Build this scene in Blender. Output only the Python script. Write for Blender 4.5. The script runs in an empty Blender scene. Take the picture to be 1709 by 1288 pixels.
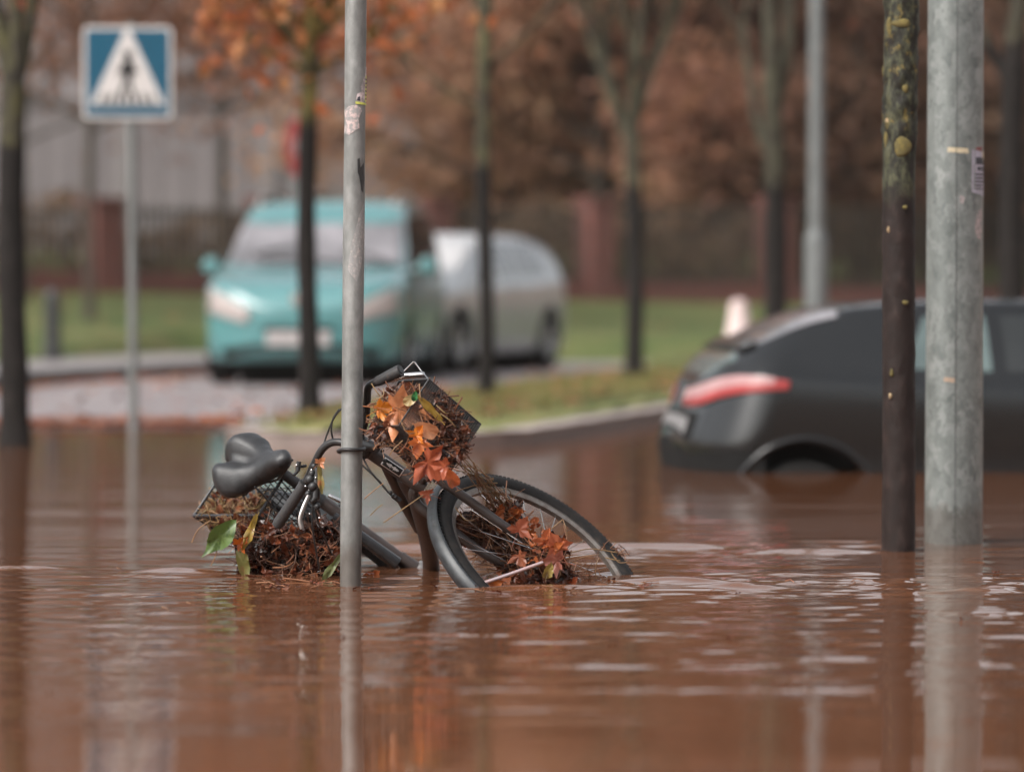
import bpy, bmesh, math, random
import numpy as np
from mathutils import Vector, Matrix

random.seed(7)
rng = np.random.default_rng(7)
PI = math.pi
HAZE = .00035
scene = bpy.context.scene
COL = scene.collection

# ------------------------------------------------------------------ camera
F = 6409.0            # focal length in photo pixels (135 mm on a 36 mm sensor)
CH = 0.805            # camera height above the flood water
TH = math.atan(142 / F)
FWD = Vector((0, math.cos(TH), -math.sin(TH)))
UPV = Vector((0, math.sin(TH), math.cos(TH)))


def at(px, py, D):
    """World point on the ray of photo pixel (px, py) at distance D along y."""
    d = FWD + Vector((1, 0, 0)) * ((px - 854.5) / F) - UPV * ((py - 644) / F)
    k = D / d.y
    return Vector((d.x * k, D, CH + d.z * k))


cam_d = bpy.data.cameras.new('camera')
cam = bpy.data.objects.new('camera', cam_d)
COL.objects.link(cam)
cam.location = (0, 0, CH)
cam.rotation_euler = (PI / 2 - TH, 0, 0)
cam_d.sensor_width = 36
cam_d.lens = F / 1709 * 36
cam_d.clip_start = 0.1
cam_d.clip_end = 2000
cam_d.dof.use_dof = True
cam_d.dof.focus_distance = 11.0
cam_d.dof.aperture_fstop = 1.75
cam_d.dof.aperture_blades = 9
scene.camera = cam

# ------------------------------------------------------------------ materials


def nt(name):
    m = bpy.data.materials.new(name)
    m.use_nodes = True
    n = m.node_tree.nodes
    return m, n, m.node_tree.links, n['Principled BSDF']


def ramp(n, stops):
    r = n.new('ShaderNodeValToRGB')
    e = r.color_ramp.elements
    while len(e) < len(stops):
        e.new(0.5)
    for i, (p, c) in enumerate(stops):
        e[i].position = p
        e[i].color = (c[0], c[1], c[2], 1)
    return r


def coord(n, l, scale=(1, 1, 1), kind='Object'):
    tc = n.new('ShaderNodeTexCoord')
    mp = n.new('ShaderNodeMapping')
    mp.inputs['Scale'].default_value = scale
    l.new(tc.outputs[kind], mp.inputs['Vector'])
    return mp


def noise(n, l, vec, scale, detail=6, rough=0.6):
    t = n.new('ShaderNodeTexNoise')
    t.inputs['Scale'].default_value = scale
    t.inputs['Detail'].default_value = detail
    t.inputs['Roughness'].default_value = rough
    l.new(vec.outputs[0], t.inputs['Vector'])
    return t


def mat(name, c1, c2=None, scale=8, rough=0.5, metal=0, bump=0.0, bscale=None, spec=0.5, coat=0,
        stretch=(1, 1, 1), c3=None, lo=0.35, hi=0.68, bdist=0.01):
    m, n, l, b = nt(name)
    b.inputs['Roughness'].default_value = rough
    b.inputs['Metallic'].default_value = metal
    b.inputs['Specular IOR Level'].default_value = spec
    b.inputs['Coat Weight'].default_value = coat
    b.inputs['Coat Roughness'].default_value = 0.08
    mp = coord(n, l, stretch)
    if c2 is None:
        c2 = tuple(x * 0.75 for x in c1)
    t = noise(n, l, mp, scale)
    st = [(lo, c1), (hi, c2)] if c3 is None else [(lo, c1), ((lo + hi) / 2, c2), (hi, c3)]
    r = ramp(n, st)
    l.new(t.outputs[0], r.inputs[0])
    l.new(r.outputs[0], b.inputs['Base Color'])
    if bump:
        t2 = noise(n, l, mp, bscale or scale * 4)
        bp = n.new('ShaderNodeBump')
        bp.inputs['Strength'].default_value = bump
        bp.inputs['Distance'].default_value = bdist
        l.new(t2.outputs[0], bp.inputs['Height'])
        l.new(bp.outputs[0], b.inputs['Normal'])
    return m


def leafmat(name, cols, rough=0.45, spec=0.4, trans=0.25):
    """Leaves: one colour per loose leaf, blotched."""
    m, n, l, b = nt(name)
    b.inputs['Roughness'].default_value = rough
    b.inputs['Specular IOR Level'].default_value = spec
    g = n.new('ShaderNodeNewGeometry')
    k = len(cols)
    r = ramp(n, [(i / max(1, k - 1), c) for i, c in enumerate(cols)])
    l.new(g.outputs['Random Per Island'], r.inputs[0])
    mp = coord(n, l)
    t = noise(n, l, mp, 45, 4)
    mx = n.new('ShaderNodeMix')
    mx.data_type = 'RGBA'
    mx.blend_type = 'MULTIPLY'
    mx.inputs[0].default_value = 0.6
    rr = ramp(n, [(0.35, (0.45, 0.4, 0.35)), (0.65, (1.1, 1.05, 1.0))])
    l.new(t.outputs[0], rr.inputs[0])
    l.new(r.outputs[0], mx.inputs[6])
    l.new(rr.outputs[0], mx.inputs[7])
    l.new(mx.outputs[2], b.inputs['Base Color'])
    if trans:
        tr = n.new('ShaderNodeBsdfTranslucent')
        l.new(mx.outputs[2], tr.inputs['Color'])
        ms = n.new('ShaderNodeMixShader')
        ms.inputs[0].default_value = trans
        l.new(b.outputs[0], ms.inputs[1])
        l.new(tr.outputs[0], ms.inputs[2])
        l.new(ms.outputs[0], n['Material Output'].inputs['Surface'])
    return m


# ------------------------------------------------------------------ mesh helpers
class MB:
    def __init__(self):
        self.v, self.f = [], []

    def add(self, vs, fs):
        o = len(self.v)
        self.v.extend([tuple(p) for p in vs])
        self.f.extend([tuple(i + o for i in f) for f in fs])
        return self

    def tube(self, pts, r, n=8, cap=True, flat=None):
        pts = [Vector(p) for p in pts]
        N = len(pts)
        rs = list(r) if hasattr(r, '__len__') else [r] * N
        vs, fs = [], []
        ref = None
        for i, p in enumerate(pts):
            t = (pts[min(i + 1, N - 1)] - pts[max(i - 1, 0)])
            if t.length < 1e-9:
                t = Vector((0, 0, 1))
            t.normalize()
            if ref is None:
                ref = Vector((0, 0, 1)) if abs(t.z) < 0.9 else Vector((1, 0, 0))
                ref = (ref - t * ref.dot(t)).normalized()
            else:
                q = ref - t * ref.dot(t)
                ref = q.normalized() if q.length > 1e-6 else ref
            bt = t.cross(ref)
            for k in range(n):
                a = 2 * PI * k / n
                s1, s2 = (1, 1) if flat is None else flat
                vs.append(p + (ref * math.cos(a) * s1 + bt * math.sin(a) * s2) * rs[i])
        for i in range(N - 1):
            for k in range(n):
                k2 = (k + 1) % n
                fs.append((i * n + k, i * n + k2, (i + 1) * n + k2, (i + 1) * n + k))
        if cap:
            fs.append(tuple(range(n - 1, -1, -1)))
            fs.append(tuple((N - 1) * n + k for k in range(n)))
        return self.add(vs, fs)

    def box(self, c, s, M=None):
        vs = []
        for dx in (-.5, .5):
            for dy in (-.5, .5):
                for dz in (-.5, .5):
                    p = Vector((dx * s[0], dy * s[1], dz * s[2]))
                    vs.append((M @ p if M else p) + Vector(c))
        return self.add(vs, [(0, 1, 3, 2), (4, 6, 7, 5), (0, 4, 5, 1), (2, 3, 7, 6), (0, 2, 6, 4), (1, 5, 7, 3)])

    def lathe(self, prof, o, axis, n=48, closed=False):
        """prof: list of (radius, height along axis)."""
        axis = Vector(axis).normalized()
        a = axis.orthogonal().normalized()
        b = axis.cross(a)
        o = Vector(o)
        vs, fs = [], []
        m = len(prof)
        for k in range(n):
            t = 2 * PI * k / n
            d = a * math.cos(t) + b * math.sin(t)
            for (r, h) in prof:
                vs.append(o + d * r + axis * h)
        for k in range(n):
            k2 = (k + 1) % n
            for i in range(m if closed else m - 1):
                j = (i + 1) % m
                fs.append((k * m + i, k2 * m + i, k2 * m + j, k * m + j))
        return self.add(vs, fs)

    def grid(self, P):
        """P: rows of points."""
        nr, nc = len(P), len(P[0])
        vs = [p for row in P for p in row]
        fs = [(i * nc + j, i * nc + j + 1, (i + 1) * nc + j + 1, (i + 1) * nc + j) for i in range(nr - 1) for j in range(nc - 1)]
        return self.add(vs, fs)

    def build(self, name, material, parent=None, smooth=True, bevel=0, solid=0, angle=40):
        me = bpy.data.meshes.new(name)
        me.from_pydata(self.v, [], self.f)
        me.update()
        o = bpy.data.objects.new(name, me)
        COL.objects.link(o)
        me.materials.append(material)
        if smooth:
            for p in me.polygons:
                p.use_smooth = True
            try:
                me.set_sharp_from_angle(angle=math.radians(angle))
            except Exception:
                pass
        if parent:
            o.parent = parent
        if solid:
            sm = o.modifiers.new('solid', 'SOLIDIFY')
            sm.thickness = solid
        if bevel:
            bv = o.modifiers.new('bevel', 'BEVEL')
            bv.width = bevel
            bv.segments = 2
            bv.limit_method = 'ANGLE'
        return o


def npmesh(name, V, Fq, material, parent=None, smooth=False):
    """Fast mesh from numpy: V n x 3, Fq m x k."""
    me = bpy.data.meshes.new(name)
    V = np.asarray(V, dtype=np.float32)
    Fq = np.asarray(Fq, dtype=np.int32)
    m, k = Fq.shape
    me.vertices.add(len(V))
    me.vertices.foreach_set('co', V.ravel())
    me.loops.add(m * k)
    me.loops.foreach_set('vertex_index', Fq.ravel())
    me.polygons.add(m)
    me.polygons.foreach_set('loop_start', np.arange(0, m * k, k, dtype=np.int32))
    try:
        me.polygons.foreach_set('loop_total', np.full(m, k, dtype=np.int32))
    except Exception:
        pass
    me.polygons.foreach_set('use_smooth', np.full(m, smooth, dtype=bool))
    me.update(calc_edges=True)
    me.validate()
    o = bpy.data.objects.new(name, me)
    COL.objects.link(o)
    me.materials.append(material)
    if parent:
        o.parent = parent
    return o


def tag(o, label=None, cat=None, group=None, kind=None):
    if label:
        o['label'] = label
    if cat:
        o['category'] = cat
    if group:
        o['group'] = group
    if kind:
        o['kind'] = kind
    return o


def empty(name, loc, rz=0, label=None, cat=None, group=None):
    o = bpy.data.objects.new(name, None)
    COL.objects.link(o)
    o.location = loc
    o.rotation_euler = (0, 0, rz)
    o.empty_display_size = 0.1
    return tag(o, label, cat, group)


def catmull(pts, k=6):
    P = [Vector(p) for p in pts]
    out = []
    for i in range(len(P) - 1):
        p0 = P[max(i - 1, 0)]
        p1, p2 = P[i], P[i + 1]
        p3 = P[min(i + 2, len(P) - 1)]
        for j in range(k):
            t = j / k
            out.append(0.5 * ((2 * p1) + (p2 - p0) * t + (2 * p0 - 5 * p1 + 4 * p2 - p3) * t * t + (3 * p1 - p0 - 3 * p2 + p3) * t ** 3))
    out.append(P[-1])
    return out


# ------------------------------------------------------------------ palette
M = {}
M['frame'] = mat('frame paint', (0.040, 0.029, 0.026), (0.056, 0.042, 0.037), 60, rough=0.42, bump=0.06, spec=0.5, coat=0.15)
M['black'] = mat('black plastic', (0.014, 0.014, 0.015), (0.026, 0.026, 0.027), 60, rough=0.42, bump=0.05)
M['blackmetal'] = mat('black metal', (0.018, 0.018, 0.019), (0.03, 0.029, 0.028), 40, rough=0.35, metal=0.3)
M['grip'] = mat('grip rubber', (0.022, 0.021, 0.022), (0.035, 0.034, 0.034), 90, rough=0.55, bump=0.15, bscale=260, bdist=0.002)
M['guard'] = mat('chain guard plastic', (0.016, 0.017, 0.019), (0.03, 0.031, 0.034), 30, rough=0.2)
M['tyre'] = mat('tyre rubber', (0.009, 0.009, 0.0095), (0.02, 0.018, 0.017), 30, rough=0.7, spec=.2, bump=0.35, bscale=190, bdist=0.004)
M['fender'] = mat('wet mudguard', (0.012, 0.014, 0.016), (0.034, 0.039, 0.043), 26, rough=0.42, metal=0.0, c3=(0.016, 0.018, 0.02))
M['rim'] = mat('rim alloy', (0.24, 0.22, 0.20), (0.16, 0.125, 0.105), 40, rough=0.4, metal=0.85)
M['chrome'] = mat('chrome', (0.75, 0.74, 0.73), (0.6, 0.59, 0.58), 30, rough=0.18, metal=1.0)
M['alloy'] = mat('dull alloy', (0.5, 0.47, 0.45), (0.36, 0.33, 0.31), 60, rough=0.33, metal=0.9)
M['saddle'] = mat('saddle vinyl', (0.016, 0.0165, 0.018), (0.026, 0.0265, 0.028), 60, rough=0.42, bump=0.45, bscale=230, bdist=0.002)
M['rod'] = mat('stay rod', (0.55, 0.38, 0.36), (0.33, 0.36, 0.42), 9, rough=0.3, metal=0.5)
M['white'] = mat('white paint', (0.75, 0.75, 0.74), (0.66, 0.66, 0.65), 20, rough=0.45)
M['badgeblack'] = mat('badge ground', (0.01, 0.01, 0.01), (0.015, 0.015, 0.015), 20, rough=0.3)




def dirty(m, amount=.55, col=(.10, .062, .042), scale=75):
    """dried silt: specks and a thin blotchy film"""
    n, l = m.node_tree.nodes, m.node_tree.links
    b = n['Principled BSDF']
    mp = coord(n, l)
    t1 = noise(n, l, mp, scale, 8, .75)
    t2 = noise(n, l, mp, 7, 4)
    r1 = ramp(n, [(.53, (0, 0, 0)), (.68, (1, 1, 1))])
    r2 = ramp(n, [(.35, (.15, .15, .15)), (.7, (1, 1, 1))])
    l.new(t1.outputs[0], r1.inputs[0])
    l.new(t2.outputs[0], r2.inputs[0])
    mu = n.new('ShaderNodeMath')
    mu.operation = 'MULTIPLY'
    l.new(r1.outputs[0], mu.inputs[0])
    l.new(r2.outputs[0], mu.inputs[1])
    m2 = n.new('ShaderNodeMath')
    m2.operation = 'MULTIPLY'
    m2.inputs[1].default_value = amount
    l.new(mu.outputs[0], m2.inputs[0])
    src = b.inputs['Base Color'].links[0].from_socket
    mx = n.new('ShaderNodeMix')
    mx.data_type = 'RGBA'
    l.new(m2.outputs[0], mx.inputs[0])
    l.new(src, mx.inputs[6])
    mx.inputs[7].default_value = (*col, 1)
    l.new(mx.outputs[2], b.inputs['Base Color'])
    mr = n.new('ShaderNodeMapRange')
    mr.inputs[3].default_value = b.inputs['Roughness'].default_value
    mr.inputs[4].default_value = .85
    l.new(m2.outputs[0], mr.inputs[0])
    l.new(mr.outputs[0], b.inputs['Roughness'])


for k_ in ('frame', 'black', 'guard', 'grip', 'rim', 'blackmetal', 'tyre', 'fender'):
    dirty(M[k_])
dirty(M['fender'], .5, (.16, .15, .14), 40)
dirty(M['saddle'], .25, (.06, .05, .045), 150)

# ------------------------------------------------------------------ world and light
w = bpy.data.worlds.new('World')
scene.world = w
w.use_nodes = True
wn, wl = w.node_tree.nodes, w.node_tree.links
bg = wn['Background']
sky = wn.new('ShaderNodeTexSky')
sky.sky_type = 'NISHITA'
sky.sun_disc = False
SUN_EL, SUN_AZ = math.radians(42), math.radians(-132)     # azimuth from +y towards +x: over the camera's left shoulder
sky.sun_elevation = SUN_EL
sky.sun_rotation = SUN_AZ
sky.air_density = 1.0
sky.dust_density = 5.0
hs = wn.new('ShaderNodeHueSaturation')
hs.inputs['Saturation'].default_value = 0.22
wl.new(sky.outputs[0], hs.inputs['Color'])
wl.new(hs.outputs[0], bg.inputs['Color'])
bg.inputs['Strength'].default_value = 0.15
sd = bpy.data.lights.new('sun', 'SUN')
sd.energy = 0.95
sd.angle = math.radians(35)
sd.color = (1.0, 0.95, 0.89)
so = bpy.data.objects.new('sun', sd)
COL.objects.link(so)
sdir = Vector((math.sin(SUN_AZ) * math.cos(SUN_EL), math.cos(SUN_AZ) * math.cos(SUN_EL), math.sin(SUN_EL)))
so.rotation_euler = sdir.to_track_quat('Z', 'Y').to_euler()
so.location = (0, 0, 30)

# ------------------------------------------------------------------ street frame
SA = math.radians(12)
P0 = (-1.21, 22.8)


def st(s, t):
    """street coordinates: s along the street, t to its right -> world x, y"""
    return (P0[0] + math.sin(SA) * s + math.cos(SA) * t, P0[1] + math.cos(SA) * s - math.sin(SA) * t)


def st_inv(X, Y):
    dx, dy = X - P0[0], Y - P0[1]
    return dx * math.sin(SA) + dy * math.cos(SA), dx * math.cos(SA) - dy * math.sin(SA)


def zroad(Y):
    z = 0.0155 * (Y - 24.3)
    return np.clip(z, -0.55, 0.115)


def sstep(a, b, x):
    u = np.clip((x - a) / (b - a), 0, 1)
    return u * u * (3 - 2 * u)


def fence_y(X):
    return 49.5 + (X + 5.4) * 0.75


def zlawn(X, Y):
    s, t = st_inv(X, Y)
    fy = fence_y(X)
    rise = sstep(36, 1, 0) * 0 + np.clip((Y - 35.5) / np.maximum(fy - 35.5, 4), 0, 1.0)
    top = 0.93 - 0.018 * np.clip(X + 5, 0, 12)
    z = 0.14 + (top - 0.14) * rise ** 1.15
    far = np.clip(Y - fy - 8, 0, None)
    z = z + 0.06 * far
    left = 0.3 * sstep(-6.3, -9, t) * (1 - rise) * 0.3
    z = z + left
    # the street corridor lies lower, the road sheet covers it
    cor = sstep(-6.75, -6.45, t) * (1 - sstep(-0.75, -0.6, t)) * (1 - sstep(42.5, 44, Y))
    z = z * (1 - cor) + (zroad(Y) - 0.08) * cor
    # the flooded side of the island
    fl = sstep(1.2, 1.8, t) * (1 - sstep(28.5, 33.5, Y))
    z = z * (1 - fl) + (-0.5) * fl
    fr = 1 - sstep(22.0, 25.5, Y)
    z = z * (1 - fr) + (-0.5) * fr
    return z


def ngrid(name, xs, ys, zf, material, kind='structure', label=None):
    X, Y = np.meshgrid(xs, ys)
    Z = zf(X, Y) if callable(zf) else np.full_like(X, zf)
    nx, ny = len(xs), len(ys)
    V = np.stack([X.ravel(), Y.ravel(), Z.ravel()], 1)
    i, j = np.meshgrid(np.arange(nx - 1), np.arange(ny - 1))
    a = (j * nx + i).ravel()
    Fq = np.stack([a, a + 1, a + nx + 1, a + nx], 1)
    o = npmesh(name, V, Fq, material, smooth=True)
    o['kind'] = kind
    return o


M['asphalt'] = mat('asphalt wet', (0.19, 0.165, 0.165), (0.27, 0.235, 0.235), 1.4, rough=0.5, bump=0.3, bscale=60)
M['pave'] = mat('pavement', (0.20, 0.18, 0.178), (0.27, 0.245, 0.24), 2.5, rough=0.6, bump=0.2, bscale=40)
M['kerb'] = mat('kerb stone', (0.36, 0.30, 0.275), (0.26, 0.22, 0.20), 7, rough=0.7, bump=0.3)
M['shadekerb'] = mat('shadow dark kerb', (.035, .028, .027), (.055, .045, .043), 7, rough=.6)  # darkened colour paints in the shadow and leaf line under the pavement
M['mud'] = mat('silt', (0.10, 0.065, 0.045), (0.07, 0.05, 0.035), 1, rough=0.8)
M['grass'] = mat('lawn', (0.042, 0.07, 0.02), (0.09, 0.105, 0.036), 1.1, rough=0.9, bump=0.5, bscale=30, c3=(0.15, 0.125, 0.055), spec=0.2, lo=0.3, hi=0.75)
M['grass2'] = mat('verge grass', (0.21, 0.19, 0.075), (0.15, 0.165, 0.055), 2.2, rough=0.9, bump=0.5, bscale=40, c3=(0.27, 0.215, 0.11), spec=0.2)
M['hill'] = mat('leafy hillside', (0.30, 0.185, 0.13), (0.22, 0.14, 0.10), 0.35, rough=0.95, bump=0.4, bscale=3, c3=(0.13, 0.09, 0.06), spec=0.1)
M['brick'] = mat('red brick', (0.30, 0.085, 0.06), (0.22, 0.065, 0.05), 6, rough=0.8, bump=0.3)

# ground: one sheet to the horizon, under water here
ngrid('ground', np.array([-600, -60, 0, 60, 600.]), np.array([-60, 0, 30, 60, 900.]), -0.75, M['mud'])
lx = np.concatenate([np.linspace(-60, -14, 24), np.linspace(-13.5, 13.5, 130), np.linspace(14, 60, 24)])
ly = np.concatenate([np.linspace(21, 46, 120), np.linspace(46.5, 90, 50)])
ngrid('lawn', lx, ly, zlawn, M['grass'])
# wooded hill beyond
ngrid('hill', np.linspace(-140, 140, 60), np.concatenate([np.linspace(84, 160, 30)]),
      lambda X, Y: 1.5 + (Y - 84) * 0.19 + 1.3 * np.sin(X * 0.11) * sstep(84, 100, Y) + 0.8 * np.sin(X * 0.31 + Y * 0.2) * sstep(84, 95, Y), M['hill'])

# unseen wooded rise added round the other sides to darken glossy reflections
rows = []
for i in range(61):
    a = math.radians(38 + (322 - 38) * i / 60)
    row = []
    for j in range(9):
        rr_ = 62 + 9 * j
        row.append((rr_ * 1.15 * math.sin(a), 10 + rr_ * math.cos(a), -1.0 + 13.5 * float(sstep(0, 5, np.array(float(j)))) + .9 * math.sin(i * 1.9 + j) + .5 * math.sin(i * 4.3)))
    rows.append(row)
o = MB().grid(rows).build('hill', M['hill'])
o['kind'] = 'structure'


def street_sheet(name, s0, s1, t0, t1, zf, material, ns=60, nt_=8):
    rows = []
    for i in range(ns + 1):
        row = []
        for j in range(nt_ + 1):
            x, y = st(s0 + (s1 - s0) * i / ns, t0 + (t1 - t0) * j / nt_)
            row.append((x, y, float(zf(x, y))))
        rows.append(row)
    o = MB().grid(rows).build(name, material)
    me = o.data
    me.flip_normals()
    o['kind'] = 'structure'
    return o


street_sheet('road', -14, 20.5, -4.45, -0.45, lambda x, y: zroad(y), M['asphalt'])
street_sheet('pavement', -6, 20.5, -6.6, -4.62, lambda x, y: zroad(y) + 0.105, M['pave'])


def kerb_line(pts, zf, hgt, wid, name='kerb', mt='kerb'):
    """kerb of separate stones would be one strip: top, face and back"""
    b = MB()
    n = len(pts)
    rows = []
    for i, (x, y) in enumerate(pts):
        x0, y0 = pts[max(i - 1, 0)]
        x1, y1 = pts[min(i + 1, n - 1)]
        t = Vector((x1 - x0, y1 - y0)).normalized()
        nrm = Vector((t.y, -t.x))           # to the right of travel = the road face
        z = float(zf(x, y))
        p = Vector((x, y))
        o = p + nrm * wid
        jit = 0.004 * math.sin(i * 2.3)
        rows.append([(p.x, p.y, z - 0.5), (p.x, p.y, z + hgt - 0.006 + jit), (p.x + nrm.x * .02, p.y + nrm.y * .02, z + hgt + jit),
                     (o.x - nrm.x * .025, o.y - nrm.y * .025, z + hgt + jit), (o.x, o.y, z + hgt - 0.025 + jit), (o.x + nrm.x * .01, o.y + nrm.y * .01, z - 0.5)])
    b.grid(rows)
    ob = b.build(name, M[mt], angle=50)
    ob['kind'] = 'structure'
    return ob


kerb_line([st(s, -4.62) for s in np.linspace(-6, 20.5, 54)], lambda x, y: zroad(y), 0.11, 0.16, mt='shadekerb')

# grass island: rounded nose, straight sides along the street
TL, TR = -0.55, 1.38


def tl_s(q_):
    return TL + .52 * float(1 - sstep(-1.0, 5.0, np.array(float(q_))))



def zisl(y):
    return 0.075 + 0.004 * np.clip(y - 20, 0, 20)


nose = []
for k in range(0, 19):
    a = PI * k / 18
    nose.append((-0.9 - 0.75 * math.sin(a), (tl_s(-.9) + TR) / 2 - (TR - tl_s(-.9)) / 2 * math.cos(a)))
outl = [(s, tl_s(s)) for s in np.linspace(13.5, -0.7, 40)] + nose[1:-1] + [(s, TR) for s in np.linspace(-0.7, 13.5, 40)]
kerb_line([st(s, t) for s, t in outl][::-1], lambda x, y: -0.05, 0.05 + 0.085, -0.17)
rows = []
for s in np.concatenate([np.linspace(-1.62, -0.9, 14), np.linspace(-0.8, 14.5, 70)]):
    if s < -0.9:
        q = math.sqrt(max(0, 1 - ((-0.9 - s) / 0.75) ** 2))
    else:
        q = 1
    tl0 = tl_s(max(s, -.9))
    c, hw = (tl0 + TR) / 2, ((TR - tl0) / 2 - 0.015) * q
    row = []
    for j in range(13):
        u = -1 + 2 * j / 12
        x, y = st(s, c + u * hw)
        row.append((x, y, zisl(y) + 0.05 * (1 - u * u) + 0.006 * math.sin(s * 5 + j * 2.1)))
    rows.append(row)
isl = MB().grid(rows).build('grass_island', M['grass2'])
isl.data.flip_normals()
isl['kind'] = 'structure'

# short grass on the island and at the lawn's near edge
M['blade'] = leafmat('grass blades', [(0.10, 0.13, 0.035), (0.16, 0.18, 0.055), (0.25, 0.22, 0.085), (0.32, 0.25, 0.12)], 0.7, 0.2, 0.3)
N = 9000
s_ = rng.uniform(-1.5, 13, N)
t_ = rng.uniform(TL + .03, TR - .2, N)
keep = (t_ > TL + .52 * (1 - sstep(-1.0, 5.0, s_)) + .04) & ~((s_ < -0.9) & (((s_ + .9) / .75) ** 2 + ((t_ - (TL + TR) / 2) / .9) ** 2 > 0.95))
s_, t_ = s_[keep], t_[keep]
bx = P0[0] + math.sin(SA) * s_ + math.cos(SA) * t_
by = P0[1] + math.cos(SA) * s_ - math.sin(SA) * t_
bz = zisl(by) + 0.04 * (1 - ((t_ - (TL + TR) / 2) / ((TR - TL) / 2)) ** 2)
h_ = rng.uniform(.03, .09, len(bx))
an = rng.uniform(0, 2 * PI, len(bx))
ln = rng.uniform(0, .05, len(bx))
wd = .006
base = np.stack([bx, by, bz - .005], 1)
dx = np.stack([np.cos(an) * wd, np.sin(an) * wd, 0 * an], 1)
tip = base + np.stack([-np.sin(an) * ln, np.cos(an) * ln, h_], 1)
V = np.stack([base - dx, base + dx, tip], 1).reshape(-1, 3)
g = npmesh('grass', V, np.arange(len(V)).reshape(-1, 3), M['blade'])
tag(g, 'short yellowish grass growing on the narrow tree island', 'grass', kind='stuff')

# ------------------------------------------------------------------ flood water
xs = np.concatenate([-np.geomspace(600, 3.2, 40), np.linspace(-3.1, 3.1, 311), np.geomspace(3.2, 600, 40)])
ys = np.concatenate([np.linspace(-40, 4.5, 20), np.linspace(4.6, 9.0, 300), np.linspace(9.008, 15.5, 640), np.geomspace(15.53, 34, 420), np.linspace(34.5, 60, 10)])


def ridge(X, Y, x0, x1, y0, amp, wid, slope=0.0, wob=0.02, ph=0.0, fade=0.2):
    yy = Y - (y0 + slope * (X - x0) + wob * np.sin(X * 5.1 + ph) + 0.4 * wob * np.sin(X * 13.7 + 2 * ph))
    m = sstep(x0 - fade * .3, x0 + fade, X) * (1 - sstep(x1 - fade, x1 + fade * .3, X))
    return amp * m * np.exp(-(yy / wid) ** 2)


def ywat(py):
    return CH * F / (py - 502)


def xat(px, Y):
    return (px - 854.5) / F * Y


RIDGES = [  # px0, px1, py, amplitude mm, width m, phase
    (600, 1240, 914, 7.5, .085, .3), (1235, 1480, 922, 7.5, .08, 1.4), (200, 400, 954, 7.5, .06, 2.0), (-40, 115, 948, 7.5, .06, .7),
    (35, 130, 985, 6, .04, .2), (30, 85, 1064, 4.5, .035, .2),
    (1000, 1250, 972, 7, .05, .9), (1090, 1330, 980, 7, .05, 2.2), (935, 1085, 1111, 5.5, .04, 1.2), (1100, 1150, 1113, 5, .03, .4),
    (1150, 1270, 1067, 4.5, .04, .1), (1300, 1490, 1098, 4.5, .035, .6), (1540, 1709, 1069, 4.5, .03, .9), (1380, 1450, 1023, 5, .03, .5),
    (1470, 1540, 1027, 5, .03, .3), (1360, 1440, 1005, 5.5, .035, .4), (1150, 1245, 1088, 4.5, .03, .4), (900, 960, 1060, 4.5, .03, .1),
    (560, 610, 1104, 4.5, .03, .1), (620, 650, 1104, 4.5, .03, .1), (780, 1060, 983, 6, .045, .1), (1040, 1110, 962, 6, .035, .1), (1130, 1200, 965, 6, .035, .5)]


def zwater(X, Y):
    Z = np.zeros_like(X)
    r2 = np.random.default_rng(3)
    near = (1 - sstep(15, 22, Y)) * sstep(3, 5, Y)
    for k in range(64):
        lam = r2.uniform(.06, .34)
        a = r2.normal(0, .33)
        kx, ky = math.sin(a), math.cos(a)
        ph = r2.uniform(0, 6.28)
        cx, cy = r2.uniform(-1.4, 1.6), r2.uniform(8.0, 13.5)
        env = np.exp(-((X - cx) / r2.uniform(.5, 1.6)) ** 2 - ((Y - cy) / r2.uniform(.4, 1.4)) ** 2)
        Z += 0.0028 * lam * env * np.sin(2 * PI * (kx * X + ky * Y) / lam + ph + 1.2 * np.sin(X * 2.3 + ph))
    for k in range(9):                                   # long soft swell
        lam = r2.uniform(.5, 1.6)
        a = r2.normal(0, .25)
        Z += 0.00027 * lam * near * np.sin(2 * PI * (math.sin(a) * X + math.cos(a) * Y) / lam + r2.uniform(0, 6.28))
    for (p0, p1, py, amp, wid, ph) in RIDGES:
        y0 = ywat(py)
        Z += ridge(X, Y, xat(p0, y0), xat(p1, y0), y0, amp / 1000 * (1.9 if py < 992 else (1.3 if py < 1060 else .95)), wid, 0, .02, ph)
    # rings round the poles and a drop ring
    for (px, py, r0, amp) in ((1660, 1025, .05, .0016), (590, 978, .05, .0010), (1594, 975, .1, .0012)):
        y0 = ywat(py)
        rr = np.hypot(X - xat(px, y0), (Y - y0))
        Z += amp * np.exp(-rr / .22) * np.cos(2 * PI * rr / .085)
    # dappled patch of bright glints
    r3 = np.random.default_rng(11)
    for k in range(120):
        px, py = r3.uniform(1000, 1709), r3.normal(978, 13)
        if py < 956 or py > 1012:
            continue
        y0 = ywat(py)
        x0 = xat(px, y0)
        Z += r3.uniform(.0022, .0042) * np.exp(-((X - x0) / r3.uniform(.02, .07)) ** 2 - ((Y - y0) / r3.uniform(.02, .034)) ** 2)
    return Z


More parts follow.
